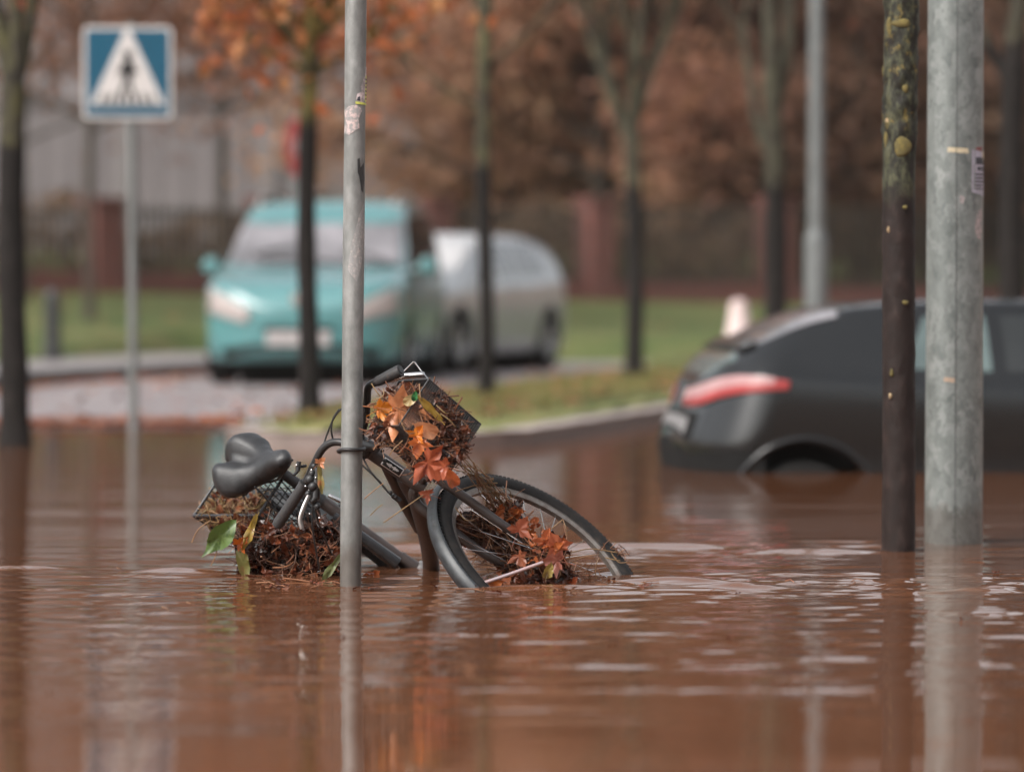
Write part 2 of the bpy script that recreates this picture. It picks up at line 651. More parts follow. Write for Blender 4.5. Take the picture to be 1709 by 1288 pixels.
m, n, l, b = nt('flood water')
b.inputs['Base Color'].default_value = (0.125, 0.050, 0.024, 1)
b.inputs['Roughness'].default_value = 0.035
b.inputs['IOR'].default_value = 1.39
mp = coord(n, l, (1, 1, 1))
mpA = coord(n, l, (2.2, 7.5, 1))
t1 = noise(n, l, mpA, 1.0, 3, .5)
mpB = coord(n, l, (7, 20, 1))
t2 = noise(n, l, mpB, 1.0, 2, .5)
mpC = coord(n, l, (.5, .8, 1))
t3 = noise(n, l, mpC, 1.0, 2, .5)
r3 = ramp(n, [(.4, (.15, .15, .15)), (.62, (1, 1, 1))])
l.new(t3.outputs[0], r3.inputs[0])
mu = n.new('ShaderNodeMath'); mu.operation = 'MULTIPLY'
l.new(t2.outputs[0], mu.inputs[0]); l.new(r3.outputs[0], mu.inputs[1])
ma = n.new('ShaderNodeMath'); ma.operation = 'MULTIPLY_ADD'
l.new(mu.outputs[0], ma.inputs[0]); ma.inputs[1].default_value = 0.22
l.new(t1.outputs[0], ma.inputs[2])
bp = n.new('ShaderNodeBump')
bp.inputs['Strength'].default_value = 1.0
bp.inputs['Distance'].default_value = 0.0022
l.new(ma.outputs[0], bp.inputs['Height'])
l.new(bp.outputs[0], b.inputs['Normal'])
M['water'] = m
ngrid('water', xs, ys, zwater, m)

# ------------------------------------------------------------------ the bicycle
RB = np.array([[0.58027581, 0.4960799, -0.64589838], [-0.81297866, 0.39999537, -0.42316593], [0.04843225, 0.77065455, 0.63541001]])
TB = np.array([-0.25414712, 11.59793921, -0.0334954])
MBK = Matrix([list(RB[i]) + [TB[i]] for i in range(3)] + [[0, 0, 0, 1]])
MBI = MBK.inverted()
HT, HB = Vector((.41024, 0, .6115)), Vector((.47584, 0, .46246))
AX = (HT - HB).normalized()
STEER = Matrix.Rotation(math.radians(-50.916), 3, AX)
FW = Vector((AX.z, 0, -AX.x))


def SL(a, l_, u):
    """steered assembly, in bicycle space: a forward, l_ to the left, u up the steering axis from the crown"""
    return HB + STEER @ (FW * a + Vector((0, l_, 0)) + AX * u)


def BL(px, py, D):
    return MBI @ at(px, py, D)


bike = empty('bicycle', (0, 0, 0), 0, 'dark brown city bicycle lying tilted and half sunk in the flood, baskets full of leaves', 'bicycle')
bike.matrix_world = MBK
BB = Vector((0, 0, 0))
ST = Vector((-.1957, 0, .5974))
STd = ST.normalized()
REAR = Vector((-.46, 0, .06))
HUB = HB + STEER @ (Vector((.6411, 0, .0631)) - HB)

# frame
f = MB()
f.tube([HT + AX * .012, HT, HB, HB - AX * .004], [.0215, .0205, .0205, .0225], 20)
dt = catmull([HB + AX * .035 - FW * .01, HB + AX * .01 - FW * .055, Vector((.375, 0, .37)), Vector((.20, 0, .17)), Vector((.07, 0, .045)), BB], 6)
f.tube(dt, [.023] * len(dt), 18, flat=(1.18, 0.95))
dt2 = catmull([HB + AX * .10 - FW * .01, HB + AX * .075 - FW * .05, Vector((.365, 0, .455)), Vector((.325, 0, .40)), Vector((.24, 0, .245))], 5)
f.tube(dt2, [.017] * len(dt2), 14)
f.tube([BB, STd * .455], .0185, 18)
f.tube([Vector((0, -.037, 0)), Vector((0, .037, 0))], .022, 20)
f.tube([STd * .045, STd * .11], [.0245, .0215], 20)
for sgn in (-1, 1):
    f.tube(catmull([Vector((-.03, sgn * .025, 0)), Vector((-.2, sgn * .05, .02)), REAR + Vector((0, sgn * .062, 0))], 5), .009, 10)
    f.tube(catmull([STd * .40 + Vector((-.012, sgn * .018, 0)), STd * .3 + Vector((-.12, sgn * .05, -.02)), REAR + Vector((0, sgn * .062, 0))], 5), .0075, 10)
frame = f.build('frame', M['frame'], bike)

# badge on the head tube, facing out of the fork's side towards the viewer
bd = MB()
rows = []
vdir = (MBK.to_3x3().inverted() @ Vector((0, -1, .05)))
vdir = (vdir - AX * vdir.dot(AX)).normalized()
sdv = AX.cross(vdir)


def on_tube(c, r, ang, h):
    return c + AX * h + (vdir * math.cos(ang) + sdv * math.sin(ang)) * r


bc = HT.lerp(HB, .50)


def tube_patch(mb, a0, a1, h0, h1, r, na=8, nh=8):
    mb.grid([[on_tube(bc, r, a0 + (a1 - a0) * i / na, h0 + (h1 - h0) * j / nh) for i in range(na + 1)] for j in range(nh + 1)])


tube_patch(bd, -.62, .62, -.033, .033, .0214)
badge = bd.build('head_badge', M['white'], frame, solid=.0006)
b2 = MB()
tube_patch(b2, -.50, .50, -.030, .030, .0222)
b2.build('badge_plate', M['badgeblack'], badge, solid=.0004)
b3 = MB()
# a winged emblem: a round centre with feathered bars to both ends
for k in range(-7, 8):
    hh = k * .0028
    wa = .34 - .034 * abs(k) if abs(k) > 1 else .12
    tube_patch(b3, -wa + .08 * (k % 2), wa - .07 * ((k + 1) % 2), hh - .0011, hh + .0011, .0229, 6, 2)
b3.build('badge_emblem', M['white'], badge)

cg = MB()      # chain guard: long glossy case below the seat tube on the right side
q = [Vector((.05, -.05, -.06)), Vector((.06, -.05, .05)), Vector((-.02, -.05, .085)), Vector((-.22, -.052, .115)), Vector((-.47, -.055, .125)), Vector((-.5, -.055, .06)), Vector((-.46, -.055, -.01)), Vector((-.2, -.052, -.035))]
nq = len(q)
vs = q + [p + Vector((0, -.028, 0)) for p in q]
cg.add(vs, [tuple(range(nq - 1, -1, -1)), tuple(range(nq, 2 * nq))] + [(i, (i + 1) % nq, nq + (i + 1) % nq, nq + i) for i in range(nq)])
cg.build('chain_guard', M['guard'], bike, bevel=.009)
# glossy panel along the seat tube
sg = MB()
sg.tube([STd * .36 + Vector((.028, -.026, .0)), STd * .12 + Vector((.03, -.03, .0))], [.017, .024], 14, flat=(1.2, .8))
sg.build('battery_case', M['guard'], bike)
bbp = MB()
for sgn in (-1, 1):
    bbp.lathe([(.0, sgn * .044), (.012, sgn * .044), (.019, sgn * .040), (.0235, sgn * .036), (.0235, sgn * .028)], BB, (0, 1, 0), 28)
bbp.lathe([(.021, .030), (.031, .031), (.0335, .038), (.0335, .043), (.031, .050), (.021, .051)], BB, STd, 28)
bbp.build('bottom_bracket', M['alloy'], bike)
cr = MB()
cr.tube([Vector((0, -.085, 0)), Vector((.09, -.092, -.05)), Vector((.15, -.095, -.08))], [.013, .011, .012], 12)
crank = cr.build('crank', M['alloy'], bike)
pd = MB()
pd.box((.15, -.15, -.08), (.09, .09, .022))
pd.build('pedal', M['black'], crank, bevel=.006)

# seat post and saddle
sp = MB()
sp.tube([STd * .44, STd * .455, STd * .575], [.0185, .0165, .0165], 16)
sp.tube([STd * .40, STd * .445], .0225, 16)
spo = sp.build('seat_post', M['black'], bike)
cl = MB()
cl.tube([STd * .435 + Vector((-.03, -.012, 0)), STd * .435 + Vector((-.028, .018, 0))], .007, 10)
cl.build('seat_clamp', M['chrome'], spo)
cl = MB()
cl.tube([STd * .40 + Vector((.025, .02, .005)), STd * .37 + Vector((.04, .022, 0)), STd * .34 + Vector((.035, .024, 0))], [.006, .0075, .004], 10)
cl.build('clamp_lever', M['chrome'], spo)

sA, sB = Vector((-.318, -.050, .600)), Vector((-.020, -.012, .604))   # rear and nose
sax = (sB - sA).normalized()
slat = Vector((0, 0, 1)).cross(sax).normalized()
sup = sax.cross(slat)
SLEN = (sB - sA).length
NU, NV = 44, 40
top, prof_w = [], []


def sad_w(u):           # half width along the saddle, 0 rear .. 1 nose
    k = [(0, .0), (.02, .052), (.07, .085), (.15, .112), (.25, .121), (.36, .108), (.48, .075), (.60, .050), (.75, .037), (.92, .032), (1.0, .0)]
    for (a, wa), (b_, wb) in zip(k, k[1:]):
        if u <= b_:
            t = (u - a) / (b_ - a)
            t = t * t * (3 - 2 * t) if 0.1 < a < .9 else (math.sqrt(t) if wa == 0 else (1 - math.sqrt(max(0, 1 - t)) if wb == 0 else t))
            return wa + (wb - wa) * t
    return 0.0


rows = []
for i in range(NU + 1):
    u = 0.5 - 0.5 * math.cos(PI * i / NU)
    w_ = max(sad_w(u) * .95, .0008)
    hump = .020 * math.exp(-((u - .2) / .16) ** 2)
    row = []
    th = .052 * (1 - .30 * u) * min(1, math.sqrt(max(0, 1 - abs(2 * u - 1) ** 6)) + .02)
    for j in range(NV):
        a = 2 * PI * j / NV
        y = math.cos(a)
        z = math.sin(a)
        yy = math.copysign(abs(y) ** .9, y) * w_
        rel = yy / max(w_, .03)
        if z >= 0:
            groove = -.030 * math.exp(-(rel / .25) ** 2) * (1 - sstep(.30, .62, u))
            lobe = .022 * math.exp(-((abs(rel) - .55) / .34) ** 2) * math.exp(-((u - .22) / .2) ** 2)
            zz = th * (z ** .75) * .85 + (hump + groove + lobe) * (z ** .5)
        else:
            zz = th * z * (1.25 - .25 * u) + .004
            yy *= 1 - .16 * z * z
        zz += .012 * math.exp(-((u - .02) / .16) ** 2) - .014 * math.exp(-((u - .6) / .25) ** 2)
        back = .03 * math.exp(-(rel / .22) ** 2) * math.exp(-(u / .08) ** 2)     # notch between the lobes
        row.append(sA + sax * (u * SLEN + back) + slat * yy + sup * zz)
    row.append(row[0])
    rows.append(row)
sad = MB().grid(rows).build('saddle', M['saddle'], bike, angle=80)
rl = MB()
for sgn in (-1, 1):
    rl.tube(catmull([sA + sax * .07 + slat * sgn * .04 - sup * .03, sA + sax * .13 + slat * sgn * .025 - sup * .055, sA + sax * .2 + slat * sgn * .02 - sup * .055, sA + sax * .29 + slat * sgn * .01 - sup * .02], 5), .0035, 8)
    # coil spring
    c0 = sA + sax * .06 + slat * sgn * .055 - sup * .028
    rl.tube([c0 - sup * (.03 * k / 40) + sax * .012 * math.cos(k * .9) + slat * .012 * math.sin(k * .9) for k in range(41)], .0022, 6)
rl.build('saddle_rail', M['blackmetal'], sad)

# wheels
TYR, TR_ = .351, .0245


def wheel(hub, axis, name):
    tp = [(TYR - TR_ + TR_ * 1.06 * math.cos(a), TR_ * math.sin(a)) for a in np.linspace(0, 2 * PI, 20)[:-1]]
    ty = MB().lathe(tp, hub, axis, 128, True)
    # tread blocks on the crown and shoulders
    axis = Vector(axis).normalized()
    a_ = axis.orthogonal().normalized()
    b_ = axis.cross(a_)
    NT = 150
    for k in range(NT):
        for (off, ph) in ((.013, 0), (-.013, .5), (.0045, .25), (-.0045, .75)):
            t = 2 * PI * (k + ph) / NT
            d = a_ * math.cos(t) + b_ * math.sin(t)
            tg = axis.cross(d)
            rr = TYR - TR_ + math.sqrt(max(0, (TR_ * 1.03) ** 2 - off * off)) * 1.03
            Mx = Matrix((d, tg, axis)).transposed()
            ty.box(hub + d * rr + axis * off, (.0065, .0085, .0065), Mx)
    wo = empty(name, (0, 0, 0))
    wo.parent = bike
    ty.build('tyre', M['tyre'], wo, angle=50)
    rr0 = TYR - 2 * TR_ - .001
    rp = [(rr0 + .006, -.0125), (rr0 + .006, .0125), (rr0 - .004, .0125), (rr0 - .013, .006), (rr0 - .013, -.006), (rr0 - .004, -.0125)]
    MB().lathe(rp, hub, axis, 128, True).build('rim', M['rim'], wo, angle=30)
    MB().lathe([(0, -.05), (.008, -.05), (.008, -.038), (.024, -.036), (.024, -.031), (.013, -.027), (.013, .027), (.024, .031), (.024, .036), (.008, .038), (.008, .05), (0, .05)], hub, axis, 24).build('hub', M['alloy'], wo)
    s = MB()
    for k in range(32):
        t = 2 * PI * k / 32
        t2 = t + (.55 if (k // 2) % 2 else -.55)
        sg_ = 1 if k % 2 else -1
        p1 = hub + (a_ * math.cos(t2) + b_ * math.sin(t2)) * .023 + axis * sg_ * .033
        p2 = hub + (a_ * math.cos(t) + b_ * math.sin(t)) * (rr0 - .012)
        s.tube([p1, p2], .0014, 5)
    s.build('spokes', M['chrome'], wo)
    return wo


fwheel = wheel(HUB, STEER @ Vector((0, 1, 0)), 'wheel')
rwheel = wheel(REAR, Vector((0, 1, 0)), 'wheel')

# fork
HUBr = HUB - HB
hub_a = HUBr.dot(STEER @ FW)
hub_u = HUBr.dot(AX)
fk = MB()
fk.tube([SL(0, 0, .004), SL(0, 0, -.03)], [.0225, .019], 18)
for sgn in (1, -1):
    pts = catmull([SL(0, sgn * .006, -.012), SL(.0, sgn * .032, -.012), SL(.002, sgn * .053, -.035), SL(.008, sgn * .057, -.075), SL(.012, sgn * .057, -.17), SL(.018, sgn * .057, hub_u + .14), SL(hub_a * .75, sgn * .056, hub_u + .04), SL(hub_a, sgn * .055, hub_u)], 6)
    rs = [.0155 - .0055 * max(0, i / len(pts) - .25) for i in range(len(pts))]
    fk.tube(pts, rs, 16)
fork = fk.build('fork', M['frame'], bike)
# front mudguard: curved sheet round the wheel's leading side
gd = MB()
rows = []
sfw, slf = STEER @ FW, STEER @ Vector((0, 1, 0))
for k in range(0, 49):
    a = math.radians(112 - 112 * k / 48)
    d = sfw * math.cos(a) + AX * math.sin(a)
    rg = TYR + .024
    row = []
    for j in range(11):
        v = -1 + 2 * j / 10
        ww = .025 * (1 if k < 44 else 1 - .12 * (k - 44))
        row.append(HUB + d * (rg - .013 * v * v) + slf * (v * ww))
    rows.append(row)
gd.grid(rows)
gfen = gd.build('mudguard', M['fender'], bike, solid=.0016, angle=70)
sy = MB()
sy.tube([BL(793, 977, 10.78), BL(850, 958, 10.80), BL(906, 938, 10.83)], .0052, 10)
stay = sy.build('mudguard_stay', M['rod'], bike)
sy = MB()
sy.tube(catmull([BL(839, 812, 11.20), BL(848, 828, 11.16), BL(877, 874, 11.08), BL(896, 930, 11.02)], 4), .0026, 8)
sy.build('mudguard_stay', M['blackmetal'], bike)

# handlebar
hb = MB()
lo_ = [(590, 752, 10.955), (572, 739, 10.965), (552, 739, 10.985), (536, 752, 11.0), (522, 779, 11.02), (508, 807, 11.04), (462, 876, 11.10)]
up_ = [(590, 752, 10.955), (601, 728, 10.945), (610, 700, 10.93), (612.5, 668, 10.90), (615, 646, 10.88), (627, 638, 10.86), (645, 631, 10.845), (670, 617, 10.82)]
lp = catmull([BL(*p) for p in lo_], 6)
upp = catmull([BL(*p) for p in up_], 6)
hb.tube(lp[::-1] + upp[1:], .0112, 16)
hbar = hb.build('handlebar', M['blackmetal'], bike)
sm_ = MB()
sm_.tube([HT - AX * .01, HT + AX * .07], .0165, 16)
sm_.tube([HT + AX * .055, BL(590, 752, 10.965)], [.017, .019], 16)
sm_.lathe([(.0, .045), (.02, .045), (.029, .036), (.031, .012), (.027, -.004), (.021, -.008)], HT, AX, 24)
sm_.tube([HT + AX * .02, BL(612, 742, 10.93), BL(630, 748, 10.90)], [.02, .018, .013], 12)
sm_.build('stem', M['black'], hbar)
g1, g2 = BL(508, 808, 11.04), BL(462, 877, 11.10)
gm = MB()
gp = [g1.lerp(g2, k / 12) for k in range(13)]
gm.tube(gp, [.0145, .0165, .0158, .0162, .0165, .0165, .0168, .0168, .0168, .0168, .0168, .017, .0155], 18)
gm.tube([g1.lerp(g2, -.03), g1.lerp(g2, .03)], .0175, 18)
gm.build('grip', M['grip'], hbar)
g3, g4 = BL(629, 637, 10.86), BL(669, 618, 10.82)
gm = MB()
gp = [g3.lerp(g4, k / 8) for k in range(9)]
gm.tube(gp, [.0135, .015, .0152, .016, .0168, .0172, .0175, .018, .017], 18)
gm.build('grip', M['grip'], hbar)
lv = MB()
lv.tube(catmull([BL(517, 818, 11.0), BL(515, 828, 10.985), BL(507, 846, 10.97), BL(501, 866, 10.965), BL(504, 882, 10.965)], 6), [.006] * 6 + [.0068] * 18 + [.006], 12, flat=(1.0, .7))
lv.build('brake_lever', M['alloy'], hbar)
lv = MB()
lv.tube([BL(650, 634, 10.88), BL(676, 627, 10.86), BL(706, 625, 10.85), BL(709, 625, 10.85)], [.0085, .0085, .0085, .006], 14)
lv.build('brake_lever', M['chrome'], hbar)
# brake clamp, shifter body with screws, bell bracket
lb = MB()
for (px, py, D, r) in ((517, 800, 11.0, .014), (522, 812, 10.99, .013), (521, 790, 11.0, .011), (514, 824, 10.99, .009), (524, 778, 11.01, .009), (523, 835, 11.0, .010), (529, 845, 11.0, .010)):
    c = BL(px, py, D)
    lb.lathe([(r * math.sin(t), -r * 1.15 * math.cos(t)) for t in np.linspace(0, PI, 9)], c, (g2 - g1), 14)
lb.tube([BL(530, 780, 11.0), BL(527, 830, 10.995), BL(519, 838, 10.99)], [.010, .0125, .006], 10)
lvc = lb.build('lever_clamp', M['black'], hbar)
for (px, py, D) in ((520, 784, 10.985), (527, 797, 10.985), (510, 811, 10.985), (526, 814, 10.985), (517, 857, 10.98), (533, 864, 10.98), (495, 776, 11.0)):
    c = BL(px, py, D)
    sc_ = MB()
    sc_.lathe([(.0034 * math.sin(t), -.0034 * math.cos(t)) for t in np.linspace(0, PI, 7)], c, (0, 1, 0), 10)
    sc_.build('screw', M['chrome'], lvc)
bl = MB()
bl.tube([BL(511, 777, 11.03), BL(500, 779, 11.02), BL(496, 787, 11.01), BL(490, 793, 11.0)], .0045, 8)
bl.tube([BL(499, 770, 11.01), BL(497, 786, 11.01)], .007, 10)
bl.build('bell', M['black'], hbar)
# cables
cb = MB()
for pts in ([(540, 742, 11.0), (546, 724, 11.0), (556, 700, 10.98), (568, 684, 10.96), (584, 676, 10.95), (604, 700, 10.95), (608, 760, 10.97)],
            [(556, 735, 11.0), (553, 718, 10.99), (556, 698, 10.98), (566, 683, 10.96)],
            [(604, 776, 10.99), (622, 792, 10.98), (640, 812, 10.98), (652, 825, 10.98), (664, 832, 10.99)],
            [(606, 764, 10.99), (618, 786, 10.97), (636, 806, 10.97), (648, 822, 10.97)],
            [(524, 838, 11.0), (531, 870, 11.05), (545, 905, 11.15), (560, 940, 11.25)],
            [(523, 836, 11.0), (521, 870, 11.02), (525, 905, 11.05), (533, 948, 11.10)]):
    cb.tube(catmull([BL(*p) for p in pts], 6), .0027, 8)
cb.build('cable', M['black'], hbar)
cr_ = MB()
for (px, py, D) in ((661, 829, 10.97), (652, 822, 10.965), (641, 768, 10.93), (638, 752, 10.93)):
    c = BL(px, py, D)
    cr_ = MB()
    cr_.lathe([(.006 * math.sin(t), -.006 * math.cos(t)) for t in np.linspace(0, PI, 7)], c, (0, 1, 0), 12)
    cr_.build('cable_stop', M['black'], frame)
cr_ = MB()
cr_.tube([BL(655, 826, 10.975), BL(668, 836, 10.98)], .008, 10)
cr_.build('cable_stop', M['black'], frame)


def wire_wall(mb, c00, c10, c11, c01, nu, nv, r):
    """flat wire netting between four corners"""
    for i in range(nu + 1):
        u = i / nu
        mb.tube([c00.lerp(c10, u), c01.lerp(c11, u)], r, 4, False)
    for j in range(nv + 1):
        v = j / nv
        mb.tube([c00.lerp(c01, v), c10.lerp(c11, v)], r, 4, False)


# front basket, fixed to the frame: corners from its visible left-front rim corner
rim_c = BL(716, 633, 10.70)
e_u, e_l, e_f = Vector((0, 0, 1)), Vector((0, 1, 0)), Vector((1, 0, 0))
BU, BLn, BF = .205, .165, .15
fb = MB()
tl = {}
for iu in (0, 1):
    for il in (0, 1):
        for jf in (0, 1):
            tp_ = 1.04 if iu else 1.0         # narrower at the bottom
            c = rim_c - e_u * BU * iu - e_l * BLn * (.5 + (il - .5) * tp_) - e_f * BF * (.5 + (jf - .5) * tp_)
            tl[(iu, il, jf)] = c + e_f * (.012 if iu else 0)
for (a, b_, c, d) in (((0, 0, 0), (0, 1, 0), (1, 1, 0), (1, 0, 0)), ((0, 0, 1), (0, 1, 1), (1, 1, 1), (1, 0, 1)), ((0, 0, 0), (0, 0, 1), (1, 0, 1), (1, 0, 0)), ((0, 1, 0), (0, 1, 1), (1, 1, 1), (1, 1, 0)), ((1, 0, 0), (1, 1, 0), (1, 1, 1), (1, 0, 1))):
    wire_wall(fb, tl[a], tl[b_], tl[c], tl[d], 30, 30, .0012)
basket = fb.build('front_basket', M['black'], bike)
rb_ = MB()
ring = [tl[(0, 0, 0)], tl[(0, 1, 0)], tl[(0, 1, 1)], tl[(0, 0, 1)], tl[(0, 0, 0)]]
rb_.tube(ring, .0032, 8)
ring = [tl[(1, 0, 0)], tl[(1, 1, 0)], tl[(1, 1, 1)], tl[(1, 0, 1)], tl[(1, 0, 0)]]
rb_.tube(ring, .0028, 8)
for k in ((0, 0), (1, 0), (1, 1), (0, 1)):
    rb_.tube([tl[(0,) + k], tl[(1,) + k]], .0025, 8)
rb_.build('rim', M['black'], basket)
hd = MB()
hd.tube([BL(675, 619, 10.80), BL(690, 604, 10.79), BL(692, 604, 10.79), BL(703, 619, 10.78), BL(716, 634, 10.72)], [.0022, .0022, .0022, .0016, .0016], 8)
hd.build('handle', M['chrome'], basket)

# rear crate on the rack
rc = MB()
RT = [Vector((-.565, -.145, .50)), Vector((-.19, -.145, .50)), Vector((-.19, .02, .50)), Vector((-.565, .02, .50))]
RBt = [Vector((-.53, -.125, .29)), Vector((-.21, -.125, .29)), Vector((-.21, .0, .29)), Vector((-.53, .0, .29))]
for i in range(4):
    j = (i + 1) % 4
    if i == 0:
        # side wall, closed sheet below the rim
        rc.add([RT[i], RT[j], RBt[j], RBt[i]], [(0, 1, 2, 3)])
        nrm = Vector((0, .004, 0))
        rc.add([RT[i] + nrm, RT[j] + nrm, RBt[j] + nrm, RBt[i] + nrm], [(0, 1, 2, 3)])
    else:
        wire_wall(rc, RT[i], RT[j], RBt[j], RBt[i], 10, 6, .0022)
wire_wall(rc, RBt[0], RBt[1], RBt[2], RBt[3], 10, 8, .0022)
crate = rc.build('rear_basket', M['black'], bike)
rr_ = MB()
rr_.tube([RT[0], RT[1], RT[2], RT[3], RT[0]], .0052, 10)
rr_.tube([RBt[0], RBt[1], RBt[2], RBt[3], RBt[0]], .004, 8)
rr_.tube([RT[0], RBt[0]], .006, 8)
rr_.tube([RT[3], RBt[3]], .005, 8)
rr_.build('rim', M['guard'], crate)
rk = MB()
rk.tube(catmull([BL(425, 812, 11.35), BL(438, 824, 11.36), BL(449, 838, 11.38), BL(453, 848, 11.40)], 4), .0032, 8)
rk.build('basket_wire', M['blackmetal'], crate)
rk = MB()
for pts in ([(430, 822, 11.5), (444, 818, 11.5), (458, 816, 11.5), (470, 818, 11.5)], [(428, 806, 11.5), (440, 801, 11.5), (454, 802, 11.5)], [(456, 800, 11.5), (444, 820, 11.5), (432, 838, 11.5)], [(470, 822, 11.5), (458, 830, 11.5), (452, 840, 11.5)]):
    rk.tube(catmull([BL(*p) for p in pts], 4), .0016, 6)
rk.build('basket_wire', M['blackmetal'], crate)
rk = MB()
for sgn in (-1, 1):
    rk.tube([Vector((-.14, sgn * .06, .285)), Vector((-.56, sgn * .06, .28))], .005, 8)
    rk.tube([Vector((-.40, sgn * .065, .28)), REAR + Vector((0, sgn * .07, 0))], .005, 8)
rk.build('rack', M['blackmetal'], bike)
# rear mudguard
gd = MB()
rows = []
for k in range(0, 41):
    a = math.radians(20 + 170 * k / 40)
    d = Vector((math.cos(a), 0, math.sin(a)))
    rows.append([REAR + d * (TYR + .014 - .013 * v * v) + Vector((0, v * .031, 0)) for v in np.linspace(-1, 1, 9)])
gd.grid(rows)
gd.build('mudguard', M['fender'], bike, solid=.0016, angle=70)

# ------------------------------------------------------------------ leaves and debris
M['leafbrown'] = leafmat('wet brown leaves', [(0.05, .017, .010), (.10, .032, .018), (.16, .045, .02), (.24, .07, .03), (.07, .026, .018), (.30, .11, .05), (.12, .04, .02)], .3, .5)
M['leafdark'] = leafmat('rotted leaves', [(0.022, .010, .007), (.04, .016, .011), (.055, .02, .013), (.13, .035, .016), (.03, .014, .011), (.26, .07, .03)], .18, .6, .1)
M['leafmix'] = leafmat('mixed wet leaves', [(0.03, .012, .009), (.20, .06, .028), (.05, .02, .014), (.09, .03, .018), (.34, .11, .05), (.025, .012, .01), (.07, .028, .02), (.15, .05, .025)], .3, .5)
M['leaforange'] = leafmat('orange leaves', [(.42, .115, .03), (.50, .16, .05), (.36, .09, .03), (.46, .17, .08)], .4, .4)
M['twig'] = leafmat('twigs and straw', [(.10, .04, .022), (.19, .085, .045), (.28, .13, .07), (.06, .028, .018), (.34, .19, .11), (.22, .075, .04)], .5, .4, .0)
M['twigdark'] = leafmat('dark twigs', [(.03, .014, .010), (.06, .026, .018), (.10, .045, .028), (.022, .012, .01), (.05, .025, .018), (.17, .08, .05)], .45, .4, .0)
M['straw'] = leafmat('straw', [(.30, .18, .09), (.22, .15, .06), (.36, .20, .12), (.16, .14, .05)], .5, .4, .1)


def leaf_outline(kind):
    if kind == 'maple':
        prof = [(0, .28), (12, .50), (22, .38), (34, .62), (44, .86), (50, .68), (60, .72), (70, .50), (78, .62), (84, .85), (90, 1.0)]
        pts = []
        for (a, r) in prof[:-1]:
            pts.append((math.radians(a - 60 + 10), r))
        # build symmetric five-lobed outline from lobe peaks
        lobes = [(-58, .58), (-8, .88), (90 - 38 + 0, .0)]
        ang = [-70, -58, -40, -30, -18, -5, 6, 18, 30, 44, 54, 66, 76, 90]
        rad = [.18, .40, .62, .50, .66, .92, .70, .58, .42, .62, .58, .78, .80, 1.05]
        R_ = [(math.radians(a), r) for a, r in zip(ang, rad)]
        L_ = [(PI - a, r) for a, r in R_[-2::-1]]
        return [(r * math.cos(a), r * math.sin(a)) for a, r in R_ + L_]
    if kind == 'oval':
        out = []
        for k in range(22):
            t = 2 * PI * k / 22
            out.append((.36 * math.cos(t) * (1 + .12 * math.sin(9 * t)) * (1 - .25 * math.sin(t)), .95 * math.sin(t)))
        return out
    if kind == 'broad':
        out = []
        for k in range(24):
            t = 2 * PI * k / 24
            y = math.sin(t)
            out.append((.55 * math.cos(t) * (1 - .35 * y) * (1 + .03 * math.sin(11 * t)), y * .98 + (.22 if k == 6 else 0)))
        return out
    out = []                      # narrow
    for k in range(20):
        t = 2 * PI * k / 20
        out.append((.2 * math.cos(t) * (1 + .2 * math.sin(5 * t)), math.sin(t)))
    return out


def leaf_geo(mb, c, X, Y, Z, size, kind, curl=.25, bend=.2, stem=True, r=random):
    """leaf lying in plane X,Y at c, curled along Z"""
    out = leaf_outline(kind)
    vs, fs = [], []
    rings = (0, .35, .7, 1.0)
    npt = len(out)
    ph = r.uniform(0, 6)
    for k in rings[1:]:
        for (x, y) in out:
            px_, py_ = x * k, y * k
            z = curl * px_ * px_ + bend * py_ * abs(py_) + .12 * math.sin(7 * math.atan2(y, x) + ph) * k * k - .05 * math.exp(-(px_ / .1) ** 2)
            vs.append(c + (X * px_ + Y * py_ + Z * z) * size)
    vs.append(c)
    ci = len(vs) - 1
    for a in range(npt):
        b_ = (a + 1) % npt
        fs.append((ci, a, b_))
        for q_ in range(2):
            fs.append((q_ * npt + a, (q_ + 1) * npt + a, (q_ + 1) * npt + b_, q_ * npt + b_))
    mb.add(vs, fs)
    if stem:
        p0_ = c - Y * size * .25
        mb.tube([p0_, c - Y * size * .7 + Z * size * .08, c - Y * size * 1.15 + Z * size * .25], [size * .018, size * .014, size * .018], 5)


def frame_of(rot, tilt, yaw):
    """leaf axes: facing the viewer, rotated in the picture by rot, tipped back by tilt and turned by yaw"""
    Mx = Matrix.Rotation(yaw, 3, 'Z') @ Matrix.Rotation(tilt, 3, 'X') @ Matrix.Rotation(rot, 3, 'Y')
    return Mx @ Vector((1, 0, 0)), Mx @ Vector((0, 0, 1)), Mx @ Vector((0, -1, 0))


